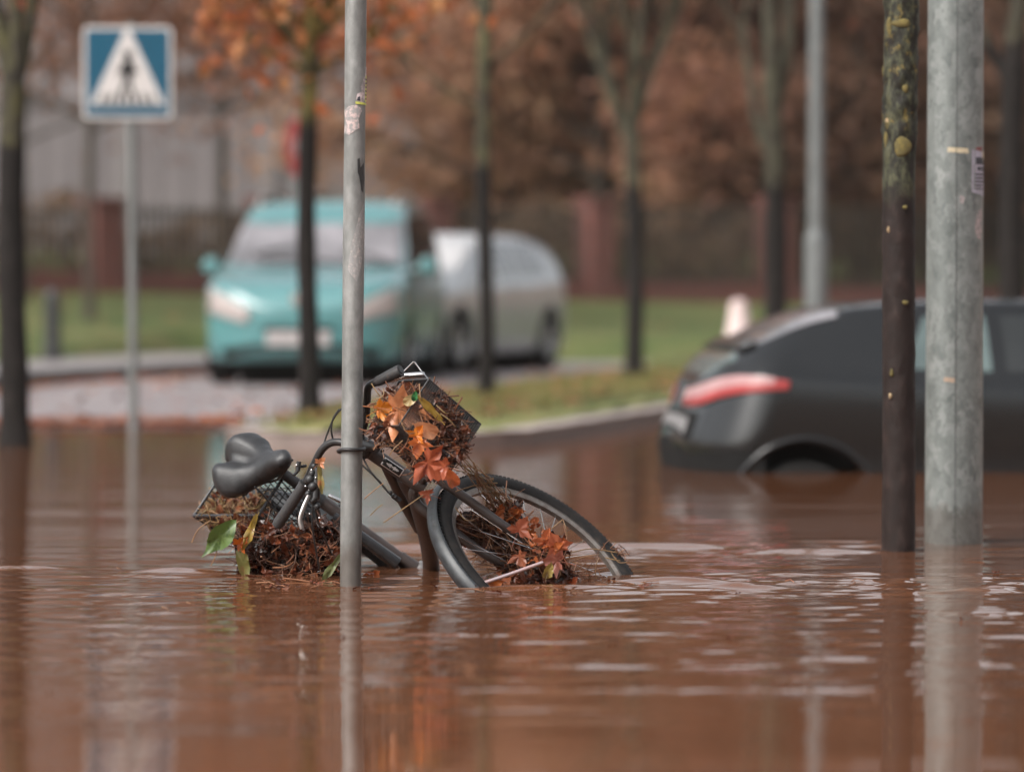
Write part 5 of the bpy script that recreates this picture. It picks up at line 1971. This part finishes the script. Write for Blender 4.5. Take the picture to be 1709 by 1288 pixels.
# ---- black hatchback, half under water.  z here is above the water
bcx = [0, .05, .11, .20, .36, .55, .74, .90, 1.2, 1.6, 2.1, 2.5, 2.9, 3.2, 3.7, 4.0, 4.2]
bzr = [.44, .50, .565, .61, .68, .755, .80, .823, .84, .845, .82, .74, .56, .44, .40, .33, .22]
bzs = [.41, .46, .49, .505, .50, .485, .475, .465, .455, .44, .43, .42, .41, .405, .36, .28, .18]
bzb = [-.12] + [-.35] * 15 + [-.2]
bw_ = [.87] * 3 + [.88] * 12 + [.85, .82]
bwr = [.80, .78, .74, .70, .66, .635, .62, .615, .61, .61, .61, .62, .68, .74, .74, .70, .66]
bs_ = CarShape(4.2, bcx, bzb, bzs, bzr, bw_, bwr, .42, .6, 2.5)
bs_.lean = (.36, .15)
black = empty('parked_car', (0, 0, 0), 0, 'black hatchback standing door deep in the flood behind the mossy tree', 'car')
M['paintB'] = paint('black grey paint', (.0055, .0062, .0068), .16, .0, .2)
bd_ = bs_.body().build('body', M['paintB'], black)
ARX, ARZ = .555, -.165
bool_cut(bd_, arch_cutters([(ARX, -.88, ARZ, .337, .6), (ARX, .88, ARZ, .337, .6), (3.3, -.88, ARZ, .325, .6), (3.3, .88, ARZ, .325, .6)]))
# rounded lip of the arch
for xx in (ARX, 3.3):
    for sd_ in (-1, 1):
        mb = MB()
        pts = []
        for k in range(25):
            a = PI * k / 24
            x = xx + .35 * math.cos(a); z = ARZ + .35 * math.sin(a)
            # find y on the body at this height
            best = min((abs(bs_.P(x, v / 20, sd_).z - z), v / 20) for v in range(20, 104))
            p = bs_.P(x, best[1], sd_)
            pts.append(Vector((x, p.y + sd_ * .002, z)))
        mb.tube(pts, .016, 10)
        mb.build('wheel_arch', M['paintB'], black)
    mb = MB()
    mb.tube([(xx, -.62, ARZ), (xx, .62, ARZ)], .33, 30)
    mb.build('wheel_well', M['trim'], black)
for xx in (ARX, 3.3):
    for sd_ in (-1, 1):
        car_wheel(black, xx, sd_ * .76, ARZ - .05, .29, sd_, M['alloyw'])
for sd_ in (-1, 1):
    mb = MB(); bs_.patch(mb, 1.03, 1.45, 5.14, 5.92, .004, sd_, skew0=.12, skew1=.0); mb.build('side_window', M['glassteal'], black)
for sd_ in (-1, 1):
    mb = MB(); bs_.patch(mb, 1.52, 2.85, 5.14, 5.92, .004, sd_, skew1=-.55); mb.build('side_window', M['glassdark'], black)
mb = MB(); bs_.across(mb, .26, .72, 1.97, .004); mb.build('rear_window', M['glassgrey'], black)
mb = MB(); bs_.across(mb, .03, .145, 2.4, .004); mb.build('rear_window', M['glassteal'], black)
mb = MB(); bs_.across(mb, 2.45, 3.05, 1.9, .004); mb.build('windscreen', M['glassgrey'], black)
mb = MB(); bs_.across(mb, .16, .25, 1.9, .012, 6); mb.build('spoiler', M['paintB'], black, solid=.014)
for sd_ in (-1, 1):
    mb = MB(); bs_.patch(mb, .004, .44, 3.68, 4.34, .007, sd_, 30, 8, taper=.6)
    tlm = mb.build('tail_lamp', M['lampred'], black, solid=.004)
    mb = MB(); bs_.patch(mb, .004, .36, 3.86, 4.36, .0115, sd_, 26, 5, taper=.5)
    mb.build('lamp_band', M['lamppink'], tlm)
mb = MB(); bs_.wrap(mb, .05, .0008, 3.2, 3.6, .004, 8, 6)
mb.build('plate_recess', M['trim'], black)
mb = MB(); bs_.wrap(mb, .03, .0008, 3.28, 3.5, .008, 6, 4)
mb.build('number_plate', mat('grey plate', (.2, .19, .19), (.14, .14, .14), 60, rough=.5), black)
mb = MB(); bs_.wrap(mb, .36, .0008, 2.35, 3.02, .005, 20, 5)
mb.build('bumper_trim', M['trim'], black)
for pth in (((1.08, 5.0), (1.02, 4.4), (1.0, 3.6), (1.03, 2.8)), ((1.66, 5.0), (1.68, 4), (1.66, 2.6))):
    mb = MB()
    mb.tube([bs_.P(x, v, -1) + bs_.N(x, v, -1) * .001 for x, v in pth], .004, 6)
    mb.build('door_seam', M['trim'], black)
mb = MB(); c_ = bs_.P(.98, 4.35, -1); mb.lathe([(0, .004), (.05, .004), (.052, 0)], c_, (0, -1, .1), 20); mb.build('fuel_flap', M['paintB'], black)
mb = MB(); mb.tube([bs_.P(1.72, 4.6, -1) + Vector((0, -.02, 0)), bs_.P(1.9, 4.6, -1) + Vector((0, -.02, 0))], .014, 8); mb.build('door_handle', M['paintB'], black)
mb = MB(); c_ = bs_.P(2.75, 5.2, -1); mb.lathe([(.001, -.1), (.07, -.07), (.085, 0), (.07, .05), (.001, .06)], c_ + Vector((0, -.1, .03)), (1, 0, 0), 16); mb.build('mirror', M['paintB'], black)
for sd_ in (-1, 1):
    mb = MB(); bs_.patch(mb, 3.85, 4.15, 3.9, 4.7, .005, sd_); mb.build('headlight', M['lampclear'], black)
# place: heading to the picture's right, a few degrees away from the viewer
hd_a = math.radians(5.0)
hdv = Vector((math.cos(hd_a), math.sin(hd_a), 0))
lat = Vector((-hdv.y, hdv.x, 0))
archW = at(1345, 700, 17.9)
org = Vector((archW.x, archW.y, -.022)) - hdv * ARX + lat * .88
place(black, org, hdv)

# ---- teal compact van-like car, facing the viewer
def simple_car(name, label, L, prof, paintm, ground_z, front_c, d, glass, extras):
    x, zb_, zs_, zr_, w_, wr_ = prof
    s = CarShape(L, x, zb_, zs_, zr_, w_, wr_, .4, .55, 2.7)
    root = empty(name, (0, 0, 0), 0, label, 'car')
    bo_ = s.body().build('body', paintm, root)
    fx, rx, R_ = extras['fx'], extras['rx'], extras['R']
    hw = max(w_)
    bool_cut(bo_, arch_cutters([(xx, sd_ * hw, R_, R_ * 1.14, .62) for xx in (fx, rx) for sd_ in (-1, 1)]))
    for xx in (fx, rx):
        mb = MB()
        mb.tube([(xx, -hw + .28, R_), (xx, hw - .28, R_)], R_ * 1.16, 30)
        mb.build('wheel_well', M['trim'], root)
    for xx in (fx, rx):
        for sd_ in (-1, 1):
            car_wheel(root, xx, sd_ * (hw - .11), R_, R_, sd_, M['alloyw'])
    for sd_ in (-1, 1):
        for (a, b2_, k0, k1) in extras['win']:
            mb = MB(); s.patch(mb, a, b2_, 5.12, 5.93, .004, sd_, skew0=k0, skew1=k1); mb.build('side_window', glass, root)
        a, b2_, v0, v1 = extras['lamp']
        mb = MB(); s.patch(mb, a, b2_, v0, v1, .007, sd_, 24, 8); mb.build('headlight', M['lampclear'], root, solid=.004)
        mb = MB(); s.patch(mb, .01, .3, 3.6, 4.7, .006, sd_); mb.build('tail_lamp', M['lampred'], root)
        # mirror
        mx_, mv = extras['mirror']
        c = s.P(mx_, mv, sd_)
        mb = MB()
        mb.lathe([(.001, -.06), (.06, -.045), (.078, 0), (.07, .04), (.001, .05)], c + Vector((0, sd_ * .13, .05)), (1, 0, 0), 18)
        mb.tube([c + Vector((0, -.02 * sd_, 0)), c + Vector((0, sd_ * .12, .05))], .025, 8)
        mb.build('mirror', paintm, root)
        mb = MB(); q1 = s.P(extras['handle'], 4.5, sd_); q2 = s.P(extras['handle'] + .18, 4.5, sd_)
        mb.tube([q1 + Vector((0, sd_ * .015, 0)), q2 + Vector((0, sd_ * .015, 0))], .013, 8); mb.build('door_handle', paintm, root)
    a, b2_, sv = extras['screen']
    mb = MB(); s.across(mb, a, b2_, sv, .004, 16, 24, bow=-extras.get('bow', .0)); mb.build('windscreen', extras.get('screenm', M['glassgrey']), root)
    a, b2_, sv = extras['rearscreen']
    mb = MB(); s.across(mb, a, b2_, sv, .004); mb.build('rear_window', M['glassdark'], root)
    place(root, Vector(front_c) - Vector(d) * L, d)
    root.location.z = ground_z
    return root, s


tx = [0, .08, .25, .6, 1.2, 1.9, 2.3, 2.65, 2.97, 3.25, 3.5, 3.72, 3.86]
tzr = [1.02, 1.28, 1.46, 1.56, 1.585, 1.56, 1.43, 1.20, .985, .92, .865, .79, .62]
tzs = [.95, .98, .985, .97, .95, .93, .92, .91, .895, .86, .82, .74, .58]
tzb = [.32, .22, .18, .17, .17, .17, .17, .17, .17, .17, .18, .19, .28]
tw_ = [.82, .83, .835, .84, .84, .84, .84, .84, .84, .835, .825, .80, .77]
twr = [.72, .71, .70, .69, .685, .685, .69, .71, .735, .74, .73, .70, .66]
M['paintT'] = paint('teal paint', (.075, .205, .21), .25, .0, .7)
td = Vector((-math.sin(math.radians(5)), -math.cos(math.radians(5)), 0))
teal, tS = simple_car('parked_car', 'teal compact car facing the viewer on the wet road', 3.86, (tx, tzb, tzs, tzr, tw_, twr), M['paintT'], float(zroad(32)), (pxX(497, 31.3), 31.3, 0), td, M['glassdark'],
                      dict(fx=3.1, rx=.72, R=.285, win=[(1.62, 2.80, 0, -.5), (.62, 1.52, .05, 0)], lamp=(3.57, 3.822, 3.3, 4.6), mirror=(2.6, 5.1), handle=1.7, screen=(2.44, 3.0, 2.0), rearscreen=(.05, .26, 1.7), bow=.1))
mb = MB()
tS.wrap(mb, 3.845, 3.859, 2.9, 3.3, .006)
mb.build('grille', M['trim'], teal)
mb = MB()
tS.wrap(mb, 3.70, 3.859, 1.6, 2.25, .006, 24)
mb.build('air_intake', M['trim'], teal)
mb = MB(); mb.box((3.868, 0, .385), (.012, .52, .115)); mb.build('number_plate', M['plate'], teal, smooth=False)
mb = MB(); mb.lathe([(.001, .012), (.055, .01), (.06, 0)], (3.862, 0, .70), (1, 0, 0), 20); mb.build('emblem', M['chrome'], teal)
for sd_ in (-1, 1):
    mb = MB()
    mb.tube(catmull([tS.P(.35, 6.8, sd_), tS.P(.45, 6.75, sd_) + Vector((0, 0, .06)), tS.P(1.2, 6.75, sd_) + Vector((0, 0, .06)), tS.P(1.95, 6.75, sd_) + Vector((0, 0, .055)), tS.P(2.05, 6.8, sd_)], 5), .014, 8)
    mb.build('roof_rail', M['alloy'], teal)
for sd_ in (-1, 1):
    mb = MB()
    mb.tube(catmull([tS.P(2.98, 6.2 + .3 * sd_, 1) + Vector((.02, 0, .012)), tS.P(2.85, 7.2, sd_) + Vector((.01, 0, .012)), tS.P(2.75, 7.6, sd_) + Vector((.01, 0, .012))], 4), .008, 6)
    mb.build('wiper', M['trim'], teal)
# dashboard and seats dark behind the screen are hinted by blotches in the windscreen colour
sxx = [0, .08, .3, .7, 1.3, 2.0, 2.5, 2.9, 3.2, 3.5, 3.8, 4.1, 4.25]
szr = [.96, 1.10, 1.235, 1.33, 1.375, 1.37, 1.30, 1.14, .99, .93, .88, .77, .58]
szs = [.88, .93, .94, .93, .90, .88, .87, .86, .85, .83, .79, .70, .54]
szb = [.34, .24, .19, .18, .18, .18, .18, .18, .18, .18, .18, .2, .3]
sw_ = [.84, .85, .86, .865, .865, .865, .865, .865, .86, .85, .84, .81, .78]
swr = [.74, .72, .70, .68, .67, .67, .68, .70, .72, .73, .71, .69, .64]
M['paintS'] = paint('silver paint', (.33, .34, .35), .3, .25, .6)
M['glassmid'] = mat('grey side glass', (.085, .09, .092), (.13, .135, .135), 1.2, rough=.08, spec=.8)
M['glassglare'] = mat('glass with painted glare', (.34, .34, .34), (.42, .41, .41), 1.2, rough=.08, spec=.8)  # bright sky reflection put into the pale base colour
sA2, sB2 = Vector((pxX(772, 36), 36, 0)), Vector((pxX(930, 38.6), 38.6, 0))
sdv_ = (sA2 - sB2).normalized()
slat_ = Vector((sdv_.y, -sdv_.x, 0))        # to the car's right
fx_, rx_ = 3.35, .78
# the side nearest the viewer runs through both wheels; which local side that is depends on the heading
toR = Vector((sdv_.y, -sdv_.x, 0))
nearside = 1 if toR.x > 0 else -1
ctr_front = sA2 + sdv_ * (4.25 - fx_) - toR * nearside * .865
silver, sS = simple_car('parked_car', 'silver hatchback parked behind the teal car', 4.25, (sxx, szb, szs, szr, sw_, swr), M['paintS'], .10, tuple(ctr_front), sdv_, M['glassmid'],
                        dict(fx=fx_, rx=rx_, R=.31, win=[(1.72, 2.95, 0, -.5), (.72, 1.62, .22, 0)], lamp=(3.78, 4.18, 3.8, 4.7), mirror=(2.8, 5.1), handle=1.8, screen=(2.30, 3.12, 2.0), rearscreen=(.1, .6, 1.7), screenm=M['glassglare']))
mb = MB()
sS.wrap(mb, 4.15, 4.249, 1.7, 2.6, .006)
mb.build('grille', M['trim'], silver)
mb = MB(); mb.box((4.256, 0, .5), (.012, .52, .115)); mb.build('number_plate', M['plate'], silver, smooth=False)

# ------------------------------------------------------------------ fence, building, wood
def zl(X, Y):
    return float(zlawn(np.array(float(X)), np.array(float(Y))))


fence = empty('fence', (0, fence_y(0), zl(0, fence_y(0))), 0, 'long fence of brick piers, low brick wall and dark bars behind the lawn', 'fence')
fo = fence.location


def fpt(X, z=0):
    return Vector((X, fence_y(X), z)) - fo


FX = []
px_list = [-380, -110, 172, 448, 722, 992, 1292, 1590, 1880]
for px in px_list:
    # intersect the pixel's ray with the fence line
    k = (px - 854.5) / F
    X = k * (49.5 + 5.4 * .75) / (1 - .75 * k)
    FX.append(X)
fang = math.atan(.75)
Rz = Matrix.Rotation(fang, 3, 'Z')
bmm, n, l, b = nt('brickwork')
mp = coord(n, l, (1, 1, 1))
bt = n.new('ShaderNodeTexBrick')
bt.inputs['Scale'].default_value = 4.2
bt.inputs['Color1'].default_value = (.165, .05, .039, 1); bt.inputs['Color2'].default_value = (.12, .04, .034, 1); bt.inputs['Mortar'].default_value = (.15, .10, .085, 1)
mp.inputs['Rotation'].default_value = (PI / 2, 0, 0)
l.new(mp.outputs[0], bt.inputs['Vector']); l.new(bt.outputs[0], b.inputs['Base Color']); b.inputs['Roughness'].default_value = .85
M['brickw'] = bmm
for X in FX:
    p = fpt(X)
    zt = zl(X, fence_y(X))
    mb = MB()
    ptop = CH + (502 - 338) * fence_y(X) / F
    mb.box((p.x, p.y, (zt - .4 + ptop) / 2 - fo.z), (.42, .42, ptop - zt + .4), Rz)
    mb.box((p.x, p.y, ptop + .03 - fo.z), (.50, .50, .07), Rz)
    mb.build('brick_pier', M['brickw'], fence, bevel=.008)
for X0, X1 in zip(FX, FX[1:]):
    mb = MB()
    a, b_ = fpt(X0), fpt(X1)
    d = (b_ - a).normalized()
    L_ = (b_ - a).length
    z0 = (zl(X0, fence_y(X0)) + zl(X1, fence_y(X1))) / 2
    c = (a + b_) / 2
    mb.box((c.x, c.y, z0 - fo.z - .05), (L_ - .43, .24, .62), Matrix.Rotation(math.atan2(d.y, d.x), 3, 'Z'))
    mb.build('low_wall', M['brickw'], fence, bevel=.008)
    mb = MB()
    ztop = CH + (502 - 345) * fence_y((X0 + X1) / 2) / F - fo.z
    zlow = z0 - fo.z + .33
    nb = int(L_ / .11)
    for k in range(1, nb):
        q_ = a + d * (L_ * k / nb)
        mb.box((q_.x, q_.y, (ztop + z0 - fo.z + .25) / 2), (.03, .03, ztop - (z0 - fo.z + .25)), Matrix.Rotation(math.atan2(d.y, d.x), 3, 'Z'))
    for zz in (zlow, ztop - .08):
        mb.box((c.x, c.y, zz), (L_ - .43, .045, .045), Matrix.Rotation(math.atan2(d.y, d.x), 3, 'Z'))
    mb.build('railing', mat('brown railing', (.035, .028, .022), (.05, .04, .03), 8, rough=.6), fence, smooth=False)

# grey building
YB = 68.0
bx0, bx1 = pxX(-900, YB), pxX(745, YB)
bld = empty('building', ((bx0 + bx1) / 2, YB, 1.2), 0, 'pale grey clad building standing behind the brick fence', 'building')
bm1 = mat('grey cladding', (.135, .118, .12), (.16, .142, .144), .5, rough=.8, bump=.2)
WB = bx1 - bx0
mb = MB(); mb.box((0, 5, 4.0), (WB, 10, 9.0)); mb.build('wall', bm1, bld, smooth=False)
mb = MB()
nb = 34
for k in range(nb + 1):
    mb.box((-WB / 2 + WB * k / nb, -.01, 4.0), (.07, .03, 8.9))
mb.build('cladding_ribs', bm1, bld, smooth=False)
for k in range(6):
    x = WB / 2 - .55 - k * 2.6
    mb = MB(); mb.box((x, -.06, 4.0), (.28, .12, 8.95)); mb.build('pilaster', mat('pale pilaster', (.175, .155, .154), (.155, .14, .138), 2, rough=.7), bld, smooth=False)
    if k < 5:
        for z in (3.6, 6.4):
            mb = MB(); mb.box((x - 1.3, -.05, z), (1.5, .1, 1.0)); wf = mb.build('window', mat('window frame', (.16, .145, .15), (.14, .13, .13), 3, rough=.5), bld, smooth=False)
            mb = MB(); mb.box((x - 1.3, -.103, z), (1.36, .01, .86)); mb.build('pane', M['glassgrey'], wf, smooth=False)
mb = MB(); mb.box((0, 4.97, 8.6), (WB + .3, 10.4, .25)); mb.build('roof', mat('roof edge', (.12, .115, .12), (.1, .1, .1), 3), bld, smooth=False)

# hedge right behind the fence
hd_ = MB()
NH = 16000
hx = rng.uniform(-22, 22, NH)
hyo = rng.uniform(.35, 2.2, NH)
hy = fence_y(hx) + hyo
hzz = rng.uniform(0, 1, NH) ** .8 * (1.25 + .22 * np.sin(hx * 1.7) + .15 * np.sin(hx * 4.1))
C = np.stack([hx, hy, .75 + hzz], 1)
V, Fq = leaves_np(C, .085, np.random.default_rng(4))
hedge = npmesh('hedge', V, Fq, L_hd)
tag(hedge, 'long brown clipped hedge growing behind the fence bars', 'hedge')
# autumn trees behind the fence, each its own
bgt = [  # px, D, leaf, n, label, size, L, trunk height
    (800, 62, L_bn, 2600, 'copper brown beech tree beyond the fence at the corner of the grey building', .15, 2.6),
    (905, 66, L_bn, 2800, 'salmon brown beech tree beyond the fence, above the silver car tail', .15, 2.8),
    (1000, 61, L_bn, 2400, 'tan leaved tree beyond the fence pier between silver and black cars', .15, 2.5),
    (1120, 66, L_bn, 2800, 'pinkish brown tree beyond the fence behind the vase shaped tree', .15, 2.8),
    (1215, 60, L_rb, 2400, 'russet brown tree beyond the fence above the traffic cone', .15, 2.6),
    (1330, 63, L_dk, 2600, 'dark brown tree beyond the fence behind the far lamp post', .15, 2.8),
    (1440, 59, L_dk, 2600, 'very dark tree beyond the fence behind the mossy trunk', .15, 2.6),
    (1560, 64, L_dk, 2600, 'blackish brown tree beyond the fence behind the thick lamp post', .15, 2.8),
    (1690, 60, L_dk, 2600, 'shadowy brown tree beyond the fence at the end behind the black roof', .15, 2.8),
    (1850, 62, L_dk, 2400, 'dark tree beyond the fence outside the lamp post side', .15, 2.8)]
for i, (px, D, lf, nl, lab, ls, L_) in enumerate(bgt):
    X = pxX(px, D)
    az = [rng.uniform(0, 6.28) for _ in range(9)]
    limbs = [(.6 + .5 * k, az[k], 1.25 - .06 * k, .9, .6) for k in range(9)]
    tree('autumn_tree', lab, X, D, 1.0 + .05 * max(0, D - 58), .16, 4.9, 9, 100 + i, limbs, 2, lf, 'autumn trees beyond the fence', L=L_ * .8, nleaf=int(nl * 2.4), lsize=ls * .85, lscatter=.6, split=3, lmaxz=7.6, up=.1, dark=(.045, .036, .028))
# taller ones on the slope behind, closing the view
for i, (px, lf) in enumerate(((-150, L_rb), (90, L_rb), (330, L_rb), (560, L_bn), (760, L_bn), (960, L_bn), (1150, L_bn), (1330, L_dk), (1500, L_dk), (1690, L_dk), (1900, L_dk))):
    D = 84 + (i % 3) * 3
    az = [rng.uniform(0, 6.28) for _ in range(10)]
    limbs = [(1.2 + .75 * k, az[k], 1.2 - .06 * k, .9, .55) for k in range(10)]
    tree('slope_tree', ['tall russet tree on the slope high over the grey roof', 'tall copper tree on the slope behind the beeches', 'tall dark tree on the slope behind the dark row'][0 if lf is L_rb else 1 if lf is L_bn else 2], pxX(px, D), D, 1.6 + (i % 3) * .6, .22, 8.2, 15, 300 + i, limbs, 2, lf, 'tall trees on the slope behind', L=3.4, nleaf=5200, lsize=.24, lscatter=.9, split=3, lmaxz=10, dark=(.045, .036, .028))
# red-leaved trees on the lawn in front of the building, behind the sign
for (px, D, sd_, lab, nl, zf) in ((150, 44, 401, 'russet leaved tree on the lawn behind the crossing sign', 900, 3.0), (370, 46, 402, 'reddish leaved tree on the lawn above the teal car', 700, 3.3), (40, 47, 403, 'dull red tree on the lawn behind the dark edge trunk', 700, 2.8)):
    X = pxX(px, D)
    tree('lawn_tree', lab, X, D, zl(X, D), .06, zf + 1.2, 9, sd_, [(zf - .9, 1.4, 1.2, .9, .5), (zf - .7, -1.5, 1.2, .9, .5), (zf - .4, .2, 1.1, .8, .5), (zf, 2.2, 1.0, .9, .5), (zf + .2, -2.5, 1.0, .9, .5), (zf + .6, .5, .8, .9, .55), (zf + 1.2, 3, .3, 1, .8), (zf + .9, -.6, .7, 1, .6)], 2, L_rb, L=1.9, nleaf=nl * 5, lsize=.07, lscatter=.5, lminz=1.5, up=.12, dark=(.05, .04, .032))

# ------------------------------------------------------------------ fallen leaves
L_fl = leafmat('fallen leaves', [(.36, .10, .04), (.28, .08, .04), (.42, .15, .06), (.20, .06, .04), (.40, .20, .07)], .5, .3, .0)
pts = []
r9 = np.random.default_rng(77)
for k in range(8200):
    u = r9.random()
    if u < .60:       # drift line at the water's edge on the road
        Y = 24.45 + abs(r9.normal(0, .35))
        X = r9.uniform(-3.5, -1.75)
        z = zroad(Y)
    elif u < .76:      # along the far kerb
        s = r9.uniform(5, 19); t = -4.42 + abs(r9.normal(0, .12))
        X, Y = st(s, t); z = zroad(Y)
    elif u < .82:
        s = r9.uniform(2, 16); t = r9.uniform(-4.4, -.6)
        X, Y = st(s, t); z = zroad(Y)
    elif u < .9:
        s = r9.uniform(-1, 12); t = r9.uniform(-.45, 1.2)
        X, Y = st(s, t); z = zisl(Y) + .05
    else:
        X = r9.uniform(-6, 5); Y = r9.uniform(36, 49); z = zl(X, Y)
        if st_inv(X, Y)[1] > -6.6 and st_inv(X, Y)[1] < -.7 and Y < 44:
            continue
    pts.append((X, Y, float(z) + .012))
C = np.array(pts)
nr = np.random.default_rng(5)
a = nr.uniform(0, 2 * PI, len(C)); s = nr.uniform(.02, .05, len(C))
e1 = np.stack([np.cos(a), np.sin(a), nr.normal(0, .25, len(C))], 1) * s[:, None]
e2 = np.stack([-np.sin(a), np.cos(a), nr.normal(0, .25, len(C))], 1) * s[:, None] * .8
V = np.stack([C - e1, C - e2 * .9 + e1 * .1, C + e1, C + e2 * .9 + e1 * .1], 1).reshape(-1, 3)
fl_ = npmesh('fallen_leaves', V, np.arange(len(V)).reshape(-1, 4), L_fl)
tag(fl_, 'fallen red and orange leaves on road, kerb and lawn', 'fallen leaves', kind='stuff')

# ------------------------------------------------------------------ damp air
hz = MB()
hz.box((0, 420, 11.5), (1260, 1000, 27))
hm = bpy.data.materials.new('damp air')
hm.use_nodes = True
hn, hl = hm.node_tree.nodes, hm.node_tree.links
hn.remove(hn['Principled BSDF'])
pv = hn.new('ShaderNodeVolumePrincipled')
pv.inputs['Color'].default_value = (.95, .88, .82, 1)
pv.inputs['Density'].default_value = HAZE
pv.inputs['Anisotropy'].default_value = .2
hl.new(pv.outputs[0], hn['Material Output'].inputs['Volume'])
hzo = hz.build('haze', hm, smooth=False)
tag(hzo, 'thin damp haze hanging in the rainy air over the flood', 'haze', kind='stuff')

# ------------------------------------------------------------------ render settings
scene.render.engine = 'CYCLES'
scene.view_settings.view_transform = 'Standard'
scene.view_settings.look = 'None'
scene.view_settings.gamma = 1
scene.view_settings.use_curve_mapping = False
scene.view_settings.exposure = 0.88
cy = scene.cycles
cy.use_denoising = True
cy.volume_bounces = 0
cy.max_bounces = 6
cy.diffuse_bounces = 3
cy.glossy_bounces = 4
cy.transmission_bounces = 3
cy.caustics_reflective = False
cy.caustics_refractive = False
cy.sample_clamp_indirect = 6
